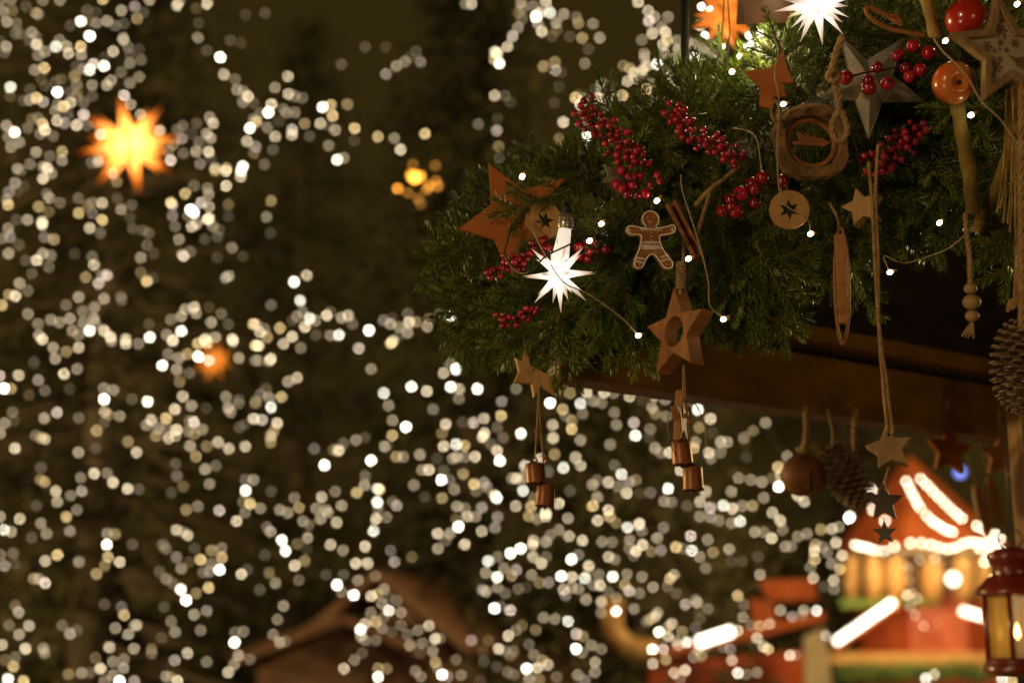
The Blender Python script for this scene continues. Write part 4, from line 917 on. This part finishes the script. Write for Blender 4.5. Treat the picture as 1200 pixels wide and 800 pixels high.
# ------------------------------------------------------------------ light strings in the trees
TILES = {
 'A': (0, 0, .4, .4, "1,5,c 0,0,c 5,0,c 3,10,b 6,5,c 8,11,c 7,16,c 10,16,d 2,25,d 3,22,b 0,19,d 12,3,d 17,6,c 18,7,c 15,15,c 17,17,d 17,21,b 14,19,d 18,26,c 21,24,c 28,19,c 26,22,a 31,22,b 32,25,b 38,22,b 38,26,b 38,10,a 33,12,d 42,17,a 41,5,d 45,6,d 45,11,c 42,10,d 50,10,b 54,12,c 57,5,b 58,11,d 63,3,c 64,9,c 67,6,d 70,0,b 53,24,b 58,18,c 58,19,c 60,22,c 61,26,d 65,23,d 66,28,c 61,30,c 57,34,c 65,36,c 61,39,c 49,31,a 44,30,b 42,33,a 49,27,d 39,32,c 36,31,d 35,36,c 43,40,c 50,40,b 52,38,b 43,45,d 36,40,c 33,43,d 37,43,d 36,45,c 27,43,a 21,32,b 16,33,b 19,37,d 21,40,d 26,38,d 29,37,d 5,41,a 5,45,d 14,42,d 17,46,b 14,47,c 20,48,b 11,47,d 39,48,c 33,48,b 30,50,b 27,49,c 26,52,c 39,54,b 32,54,c 30,58,c 27,57,b 36,59,b 41,59,c 46,59,c 47,63,b 15,56,c 13,60,c 20,58,b 18,55,c 21,61,b 19,63,c 25,64,c 3,59,b 7,62,a 4,64,c 9,67,c 5,69,c 17,71,b 23,73,c 29,71,b 29,75,c 8,79,c 14,77,c 20,78,c 22,79,b 58,45,b 61,49,b 66,54,b 46,74,c 43,76,c 46,76,b 54,79,b 75,61,b 71,63,c 83,61,c 86,59,c 85,65,c 86,72,c 80,75,b 79,71,c 92,58,d 90,63,d 81,68,c 98,55,c 100,58,b 97,63,b 99,65,b 98,71,b 93,67,c 92,71,b 94,77,c 101,79,b 106,79,b 114,78,a 99,74,d 117,60,a 116,66,b 119,56,c 119,72,c 120,69,c 103,27,a 105,35,b 110,37,c 111,42,c 114,43,c 116,45,b 114,48,c 119,48,d 93,18,c 93,11,d 97,24,d 83,3,b 84,1,c 97,2,b 92,4,d 108,19,d 113,20,d 115,7,d 48,0,b 28,0,c 20,0,c"),
 'B': (0, 200, .4, .4, "7,6,c 4,10,c 3,14,c 4,16,b 11,7,d 8,10,d 20,4,b 24,1,c 10,0,c 22,11,c 23,13,b 28,15,c 18,17,b 23,19,c 20,24,b 20,25,b 13,23,b 8,23,d 4,27,c 5,31,c 1,32,c 9,35,d 4,39,b 12,42,d 21,31,c 25,32,b 20,39,b 17,42,b 24,40,c 23,45,c 15,48,d 9,53,b 13,56,c 4,58,b 7,59,b 1,63,b 13,67,c 18,72,c 24,70,c 28,71,c 33,69,b 31,63,c 18,77,b 20,79,b 37,13,c 43,15,c 48,15,b 37,20,b 43,20,c 41,16,c 48,23,b 42,27,b 47,29,c 57,18,c 55,13,d 62,16,d 61,22,d 62,27,d 67,28,d 70,29,d 69,35,c 66,41,c 72,39,d 43,40,c 44,44,b 35,39,d 40,50,c 48,49,c 50,49,b 46,53,b 37,59,b 49,60,b 57,59,c 57,61,c 66,48,c 69,52,b 72,50,d 39,66,c 44,64,c 44,69,b 39,71,c 42,75,a 49,75,b 45,72,c 34,75,c 37,77,c 52,78,b 59,79,b 70,72,d 70,78,a 78,77,c 81,79,b 85,75,a 80,70,c 85,68,b 87,65,b 91,64,b 92,67,b 99,71,b 104,67,c 98,64,d 107,72,d 119,72,b 101,78,b 96,79,b 109,79,b 55,5,c 53,1,b 87,11,b 80,15,b 81,16,b 81,21,c 82,26,c 84,32,c 86,40,b 85,39,c 89,38,c 91,7,c 97,8,c 98,11,c 94,15,b 89,18,a 91,20,a 88,21,c 98,17,b 98,22,b 97,23,b 92,25,b 90,26,b 100,26,c 96,32,d 103,28,d 102,31,d 107,16,c 107,21,d 106,7,b 109,36,c 107,49,c 106,50,c 101,0,b 106,0,b 113,3,b 113,0,a 102,41,d 114,40,d"),
 'C': (0, 400, .4, .4, "25,3,b 26,8,b 31,5,c 37,3,b 16,10,d 9,16,b 18,18,c 21,23,c 30,15,b 36,13,c 33,22,d 2,22,a 5,22,b 0,16,b 14,25,d 6,33,c 7,37,d 27,33,b 21,36,b 2,38,c 17,44,c 19,45,c 21,46,b 7,50,b 0,43,b 37,36,c 37,52,b 45,50,d 49,22,c 53,23,c 49,27,a 49,33,b 51,34,b 56,35,c 49,38,d 45,42,b 62,27,d 69,28,a 60,47,c 64,52,b 52,0,c 59,1,b 65,1,c 76,11,a 79,6,c 84,8,b 83,13,b 84,19,c 89,15,c 88,6,b 93,7,a 93,1,b 97,1,b 81,0,b 98,9,b 112,8,b 109,0,b 120,2,b 120,9,c 106,26,c 107,31,b 112,29,c 112,27,d 108,33,c 120,28,c 112,40,d 115,39,d 119,36,b 86,26,b 90,30,b 82,32,b 97,31,d 71,37,b 69,39,c 78,36,b 74,41,c 73,44,c 78,41,c 79,45,b 83,41,b 82,44,b 89,37,c 91,38,b 88,42,c 95,41,c 91,43,c 89,49,b 97,49,c 102,47,b 107,50,b 115,49,b 92,54,b 82,57,d 83,63,c 96,60,b 101,58,c 98,67,c 86,68,c 80,71,d 93,77,c 103,79,b 87,79,c 115,65,c 119,65,c 115,70,a 117,76,b 114,75,c 19,65,c 21,66,b 26,70,b 27,75,b 33,72,c 38,70,b 36,79,c 17,77,d 44,62,b 38,64,c 50,62,c 53,66,b 60,69,b 65,69,d 19,59,d"),
 'D': (0, 600, .4, .4, "0,2,b 9,3,b 19,5,c 31,2,b 2,8,a 5,9,b 22,10,c 33,9,c 15,12,d 6,19,c 7,24,d 2,25,c 0,20,c 27,20,b 21,23,b 16,31,c 18,31,c 21,33,b 0,29,b 37,23,c 50,10,c 54,10,c 50,15,a 51,21,b 56,23,b 49,25,c 45,29,b 62,15,d 83,8,b 86,9,c 88,11,b 76,15,c 78,17,c 83,21,c 85,26,c 89,23,d 94,22,b 91,17,d 99,18,c 104,17,c 104,21,b 99,24,c 103,27,a 95,28,c 98,28,c 113,29,b 116,27,d 111,4,b 115,0,c 78,31,c 81,33,c 85,36,a 87,41,a 92,38,c 98,35,b 77,44,d 75,28,d 97,46,c 91,48,b 80,51,c 82,56,c 94,55,c 76,59,d 88,66,b 82,69,b 97,70,c 110,56,c 114,56,c 110,61,a 112,67,b 117,69,c 110,71,c 107,75,b 78,77,c 80,77,c 83,79,b 7,44,c 9,47,b 4,53,c 13,53,c 14,53,b 9,57,b 12,64,b 1,62,b 20,64,c 21,66,c 2,69,c 7,68,c 6,72,b 4,78,a 11,79,b 29,53,c 33,57,b 36,55,d 49,43,d 57,44,c 58,48,b 54,54,c 60,57,b 63,53,c 64,53,b 51,63,b 63,64,b 45,68,c 71,64,c 71,66,c 53,70,c 58,69,c 58,73,b 47,73,b 53,76,c 56,79,a 63,79,b 32,76,c 38,75,c 42,75,c 49,79,c"),
 'E': (300, 200, .4, .4, "7,14,c 5,22,c 7,29,d 7,63,c 18,52,a 24,49,b 21,61,a 22,66,c 19,68,c 25,69,a 23,73,b 28,70,c 33,68,b 35,66,d 40,69,b 43,68,b 45,72,c 39,77,a 35,77,c 53,75,a 28,77,d 60,70,c 63,72,b 64,69,d 67,73,c 71,67,c 72,71,b 75,71,c 71,76,b 67,77,d 64,80,b 80,73,b 81,69,c 86,67,c 91,68,a 91,67,b 11,74,b 4,74,c 2,76,b 5,78,b 17,78,b 17,70,d 0,72,c"),
 'F': (300, 400, .4, .4, "1,2,b 7,8,b 6,9,b 1,9,c 13,1,b 21,3,c 19,17,b 15,19,b 5,22,d 2,25,c 6,26,c 12,26,b 7,31,a 3,37,b 10,38,b 0,29,c 7,44,b 8,42,c 7,47,c 27,50,c 32,58,a 39,51,b 38,51,b 36,51,c 41,48,c 47,46,c 51,45,d 54,56,a 60,49,b 62,49,d 51,63,c 51,67,b 47,71,b 57,69,a 58,69,b 57,75,a 57,78,c 48,3,b 63,1,b 54,13,c 60,24,a 62,30,c 64,37,c 70,40,a 64,44,b 73,21,a 80,23,b 91,10,c 88,15,b 94,13,a 91,21,a 95,22,b 95,27,c 104,22,a 83,32,c 89,39,b 87,43,c 97,38,d 102,38,b 107,36,b 115,35,b 115,28,c 113,40,c 116,45,c 107,43,b 106,45,b 110,48,c 113,51,b 114,56,a 88,49,b 94,48,a 98,49,b 94,54,b 92,55,c 103,54,b 98,54,c 77,53,b 66,54,b 69,54,c 78,60,c 81,60,b 88,60,d 97,62,b 87,65,a 91,65,c 93,69,c 102,67,b 107,66,c 108,68,b 103,70,c 74,67,c 87,73,b 94,77,b 98,78,c 113,73,a 112,72,b 106,78,b 66,77,b 64,75,c 79,73,d 7,70,d 18,73,c 31,73,b 37,70,c 40,77,b 20,78,b 28,78,c 33,79,c 2,78,c 11,79,c 85,55,d 120,64,c"),
 'G': (300, 600, .4, .4, "15,0,c 30,3,b 34,0,c 38,5,b 22,4,c 25,6,c 24,12,b 19,15,c 5,7,c 7,9,b 12,13,a 14,18,a 24,17,d 18,25,b 23,23,c 6,28,c 9,33,c 20,32,c 4,20,d 2,36,d 13,44,c 10,50,c 8,57,c 11,61,b 14,60,d 35,15,b 41,18,c 56,3,b 61,2,c 55,9,a 51,16,b 47,24,b 52,24,b 63,18,c 65,23,b 73,21,c 56,30,c 48,32,c 33,29,d 41,29,d 38,34,a 40,37,c 46,39,a 60,36,c 57,38,b 54,39,b 62,40,c 59,43,c 66,41,c 62,46,a 60,49,c 54,47,c 68,47,c 56,51,b 51,52,b 49,55,a 49,58,b 56,60,c 59,54,c 51,60,c 46,69,c 41,73,b 50,66,d 68,53,c 76,55,c 81,53,b 71,57,c 64,56,d 72,62,c 78,61,c 84,59,b 86,59,c 77,66,d 83,65,c 84,70,b 85,73,c 87,76,a 90,77,c 94,69,c 96,76,c 75,74,c 77,77,c 57,73,c 61,73,c 57,77,a 101,60,c 85,10,b 85,17,b 91,10,b 95,7,a 89,13,c 94,3,c 99,2,b 103,2,c 106,9,b 112,7,c 113,2,c 98,15,b 119,19,a 109,23,a 113,21,c 116,26,c 108,28,b 113,30,a 108,37,b 113,35,c 106,36,c 117,38,c 120,30,c 112,45,a 115,44,c 119,46,b 118,58,b 114,64,b 117,65,c 119,67,c 106,65,d 107,70,d 113,72,d 118,75,c 109,60,d 105,79,d"),
 'H': (600, 400, .4, .4, "2,22,c 4,43,a 18,29,a 32,29,a 27,24,c 35,24,b 30,20,c 43,24,b 42,29,c 38,28,c 48,24,c 55,26,b 58,23,b 67,25,b 61,28,d 66,31,b 72,27,c 24,32,b 25,35,c 33,34,c 19,39,b 28,41,b 28,37,c 19,45,b 32,46,b 48,33,c 49,39,c 57,38,b 58,44,a 65,41,c 64,45,d 46,48,c 72,35,c 67,34,c 85,28,c 87,32,a 88,40,c 93,36,b 86,47,c 85,50,b 92,52,b 98,47,b 101,47,b 98,52,c 93,55,c 109,45,c 113,42,c 119,38,c 110,54,d 94,43,d 67,50,b 70,52,c 20,53,b 30,54,b 32,58,b 24,59,a 13,55,b 6,58,b 2,64,b 5,64,b 5,70,a 10,73,c 17,61,c 2,77,b 9,77,b 22,76,b 16,80,b 40,65,c 38,67,b 45,66,b 48,58,c 51,62,a 50,68,c 55,66,c 58,65,c 54,71,b 40,73,b 38,77,b 45,79,b 65,71,c 73,69,a 71,75,c 75,75,c 79,60,b 91,70,b 88,75,b 93,78,b 99,77,a 103,78,b 106,64,b 112,65,c 117,66,b 103,70,b 108,77,c 113,77,b 82,77,d 27,70,d 60,71,d 74,52,b"),
 'I': (600, 600, .4, .4, "8,2,b 12,3,c 16,2,b 26,3,b 22,8,b 18,11,c 27,11,b 16,14,b 10,15,b 10,13,b 33,13,b 4,17,a 10,21,b 14,24,b 16,21,c 2,27,b 9,29,c 13,33,c 17,33,c 7,35,d 3,36,c 15,49,c 20,50,c 26,51,a 11,55,c 5,53,c 2,55,c 8,62,c 10,67,c 7,73,a 12,73,b 17,71,b 14,69,c 8,78,b 21,77,c 13,78,c 1,65,c 30,57,b 33,58,c 30,64,a 33,66,c 37,62,c 42,64,c 39,70,b 39,75,c 31,76,c 34,79,c 1,76,c 23,30,a 28,22,a 31,20,c 28,30,b 34,31,a 36,25,b 35,28,c 41,29,c 24,36,b 28,35,c 31,36,c 25,39,c 38,34,c 41,34,b 35,41,b 42,42,b 42,47,c 49,46,a 45,21,b 48,22,c 47,30,a 53,34,b 55,37,b 49,40,c 54,29,c 45,37,c 60,38,c 66,35,b 61,30,c 57,45,c 47,14,c 42,14,c 40,4,b 46,2,b 49,5,c 54,7,a 59,6,b 60,5,b 61,9,c 55,13,c 61,15,b 58,18,b 57,20,c 55,17,c 65,18,c 70,18,c 68,12,b 71,7,c 77,16,b 80,17,c 84,18,a 84,11,b 88,21,c 92,13,c 94,19,c 91,26,c 102,17,b 108,23,d 103,23,d 76,29,b 74,31,b 73,35,c 77,38,d 81,43,b 87,42,b 86,41,c 92,45,c 106,39,b 109,43,c 108,49,c 116,29,b 115,21,d 107,4,a 114,9,b 118,9,c 88,2,c 93,2,c 97,4,c 103,5,c 68,47,b 65,50,b 67,49,b 69,56,a 73,54,c 73,58,b 75,52,b 80,56,c 78,62,b 82,61,a 77,60,c 71,64,b 66,64,a 66,71,b 72,69,b 63,51,c 87,64,b 85,68,c 89,67,c 91,63,c 106,55,b 116,53,b 112,53,c 115,59,b 118,63,b 103,69,b 102,64,c 99,63,c 106,75,a 115,75,c 110,76,c 76,75,b 81,74,b 79,78,c 88,46,d 88,50,d 86,54,d"),
 'J': (300, 0, .4, .4, "4,6,d 15,36,b 9,41,c 15,44,b 18,45,c 22,46,c 7,49,b 6,53,a 2,53,c 0,57,b 5,60,c 11,57,d 13,51,c 14,53,c 18,53,c 9,64,b 17,61,b 17,63,b 23,58,c 25,64,d 8,70,d 4,77,c 30,58,b 34,59,d 31,50,a 35,49,b 36,54,b 43,49,c 37,61,b 46,60,b 46,66,d 34,68,c 38,75,a 41,74,c 57,64,b 65,65,c 68,70,b 79,63,b 61,22,d 61,35,c 66,31,c 70,29,c 77,29,c 75,24,d 72,27,d 40,30,d 51,22,d 98,2,c 101,2,b 104,58,c"),
 'K': (560, 0, .4, .4, "20,1,b 21,4,c 26,3,c 32,1,b 19,6,c 21,9,c 29,6,b 27,8,a 28,11,b 34,6,a 19,13,c 16,17,b 14,22,b 8,24,b 9,25,b 8,28,b 10,30,a 30,15,b 40,7,b 37,11,b 37,14,c 35,17,d 46,8,c 47,11,c 54,11,c 49,18,b 57,18,b 43,17,d 52,23,d 50,30,c 31,31,b 36,29,c 36,33,b 39,34,d 8,45,b 13,45,d 15,48,d 9,56,d 9,61,b 10,69,c 10,74,d 38,41,d 36,48,d 40,57,b 38,65,c 38,71,c 46,46,b 48,49,b 50,46,c 47,44,d 56,46,b 58,46,b 58,42,c 58,39,c 65,46,b 68,45,b 63,40,d 49,60,b 51,64,a 51,70,b 46,72,c 51,55,c 75,1,b 80,5,b 83,8,b 80,10,b 89,8,c 86,13,c 88,15,b 82,16,b 77,19,c 89,19,b 87,21,b 87,25,b 92,28,b 94,24,b 93,19,c 78,25,c 78,27,c 84,30,a 71,32,b 68,31,c 73,34,b 77,33,b 79,31,b 77,35,c 70,38,b 74,37,b 79,42,b 81,39,c 88,33,c 90,36,b 94,39,b 74,52,b 83,48,b 95,45,b 104,12,b 101,21,b 106,23,b 109,20,c 102,27,a 102,33,b 105,33,c 110,25,c 113,25,c 101,45,b 114,30,c 55,42,d 60,50,c 98,19,c"),
 'M': (900, 600, .4, .4, "-2,-56,b -5,-54,b 2,-56,b 9,-26,c 5,-21,b 2,-16,c 2,0,b 6,4,b 7,8,c 2,12,b 8,16,c 11,16,c 14,11,c 18,10,c 25,8,b 30,8,b 33,7,c 38,3,a 22,15,b 22,18,b 28,19,c 32,14,b 26,16,c 22,22,b 30,24,b 35,20,b 34,27,b 31,32,b 21,31,b 31,36,c 26,35,d 20,26,c 6,46,b 11,49,c 17,46,b 16,48,c 23,46,a 1,52,b 27,58,b 10,67,b 13,67,c 0,64,b 62,20,d 64,25,c 66,26,c 66,32,c 65,39,b 67,38,c 67,44,c 69,48,c 73,53,c 80,51,d 70,40,c 78,22,c 71,22,c 82,23,d 5,-12,a 6,-17,b -2,-7,c 14,-8,b 17,-5,b 74,78,a 78,76,b 110,78,a 114,79,b"),
}
WHERE = {'A': 'at the far upper left round the big yellow star lamp', 'B': 'on the left side below the big yellow star lamp', 'C': 'at the lower left round the dim orange star lamp', 'D': 'in the bottom left corner of the picture',
 'E': 'in a short row left of the garland tip', 'F': 'in the middle below the left garland end', 'G': 'at the bottom before the brown huts', 'H': 'just below the roof beam round the hanging bells',
 'I': 'at the bottom between the brown huts and the orange awning', 'J': 'at the top between the yellow star lamp and orange lamps', 'K': 'above the garland left of the black pole', 'M': 'left of the orange red kiosk under the roof beam'}
TINT = {'n': (1, .79, .50), 'y': (1, .70, .30), 'v': (1, .78, .62)}
STR = {'a': 30.0, 'b': 11.5, 'c': 4.2, 'd': 1.3}
LB = {}
for k in STR:
    for q in TINT:
        col = (1, .94, .76) if k == 'a' else TINT[q]
        for j, f in enumerate((.65, 1.0, 1.35)): LB[k+q+str(j)] = bulb_mesh('string_bulb', emat('string bulb', col, STR[k]*f, False))
for key, (x0, y0, sx_, sy_, txt) in TILES.items():
    random.seed(ord(key)*7)
    pts = []
    for tok in txt.split():
        a, b, k = tok.split(','); pts.append((x0+float(a)*2.5+random.uniform(-.7, .7), y0+float(b)*2.5+random.uniform(-.7, .7), k))
    # split the tile into strings of at most 100 bulbs, upper and lower
    pts.sort(key=lambda p: p[1]); ch = max(1, math.ceil(len(pts)/95)); n = math.ceil(len(pts)/ch)
    for ci_ in range(ch):
        part = pts[ci_*n:(ci_+1)*n]
        pos = []
        for (x, y, k) in part:
            D_ = 9.1+.55*mnoise.noise(Vector((x*.006, y*.006, 3)))+random.uniform(-.15, .15); pos.append((P(x, y, D_), D_, k))
        base = pos[0][0]
        word = {1: [''], 2: ['upper ', 'lower ']}[ch][ci_] if ch < 3 else ['upper ', 'middle ', 'lower '][ci_]
        t = thing('light_string', ('%sstring of blurred bulbs %s' % (word, WHERE[key])).strip(), 'light string', base, hang=False, group='light strings wound through the trees')
        left = list(range(len(pos))); order = [left.pop(0)]
        while left:
            c = pos[order[-1]][0]; j = min(left, key=lambda i: (pos[i][0]-c).length); left.remove(j); order.append(j)
        mb = MB()
        for i in range(len(order)-1):
            a, b = pos[order[i]][0]-base, pos[order[i+1]][0]-base; mb.tube([a, a.lerp(b, .5)-Vector((0, -.05, .12*(b-a).length)), b], .0022, 3, cap=False)
        mb.build('cable', M['wire'], t)
        for (p, D_, k) in pos:
            q = random.choices('nyv', (.72, .16, .12))[0]
            o = link('bulb', LB[k+q+str(random.randrange(3))], t); o.location = p-base; r = 1.6*D_/FPX; o.scale = (r, r, r)
for o in bpy.data.objects:
    if '_m' in o: del o['_m']
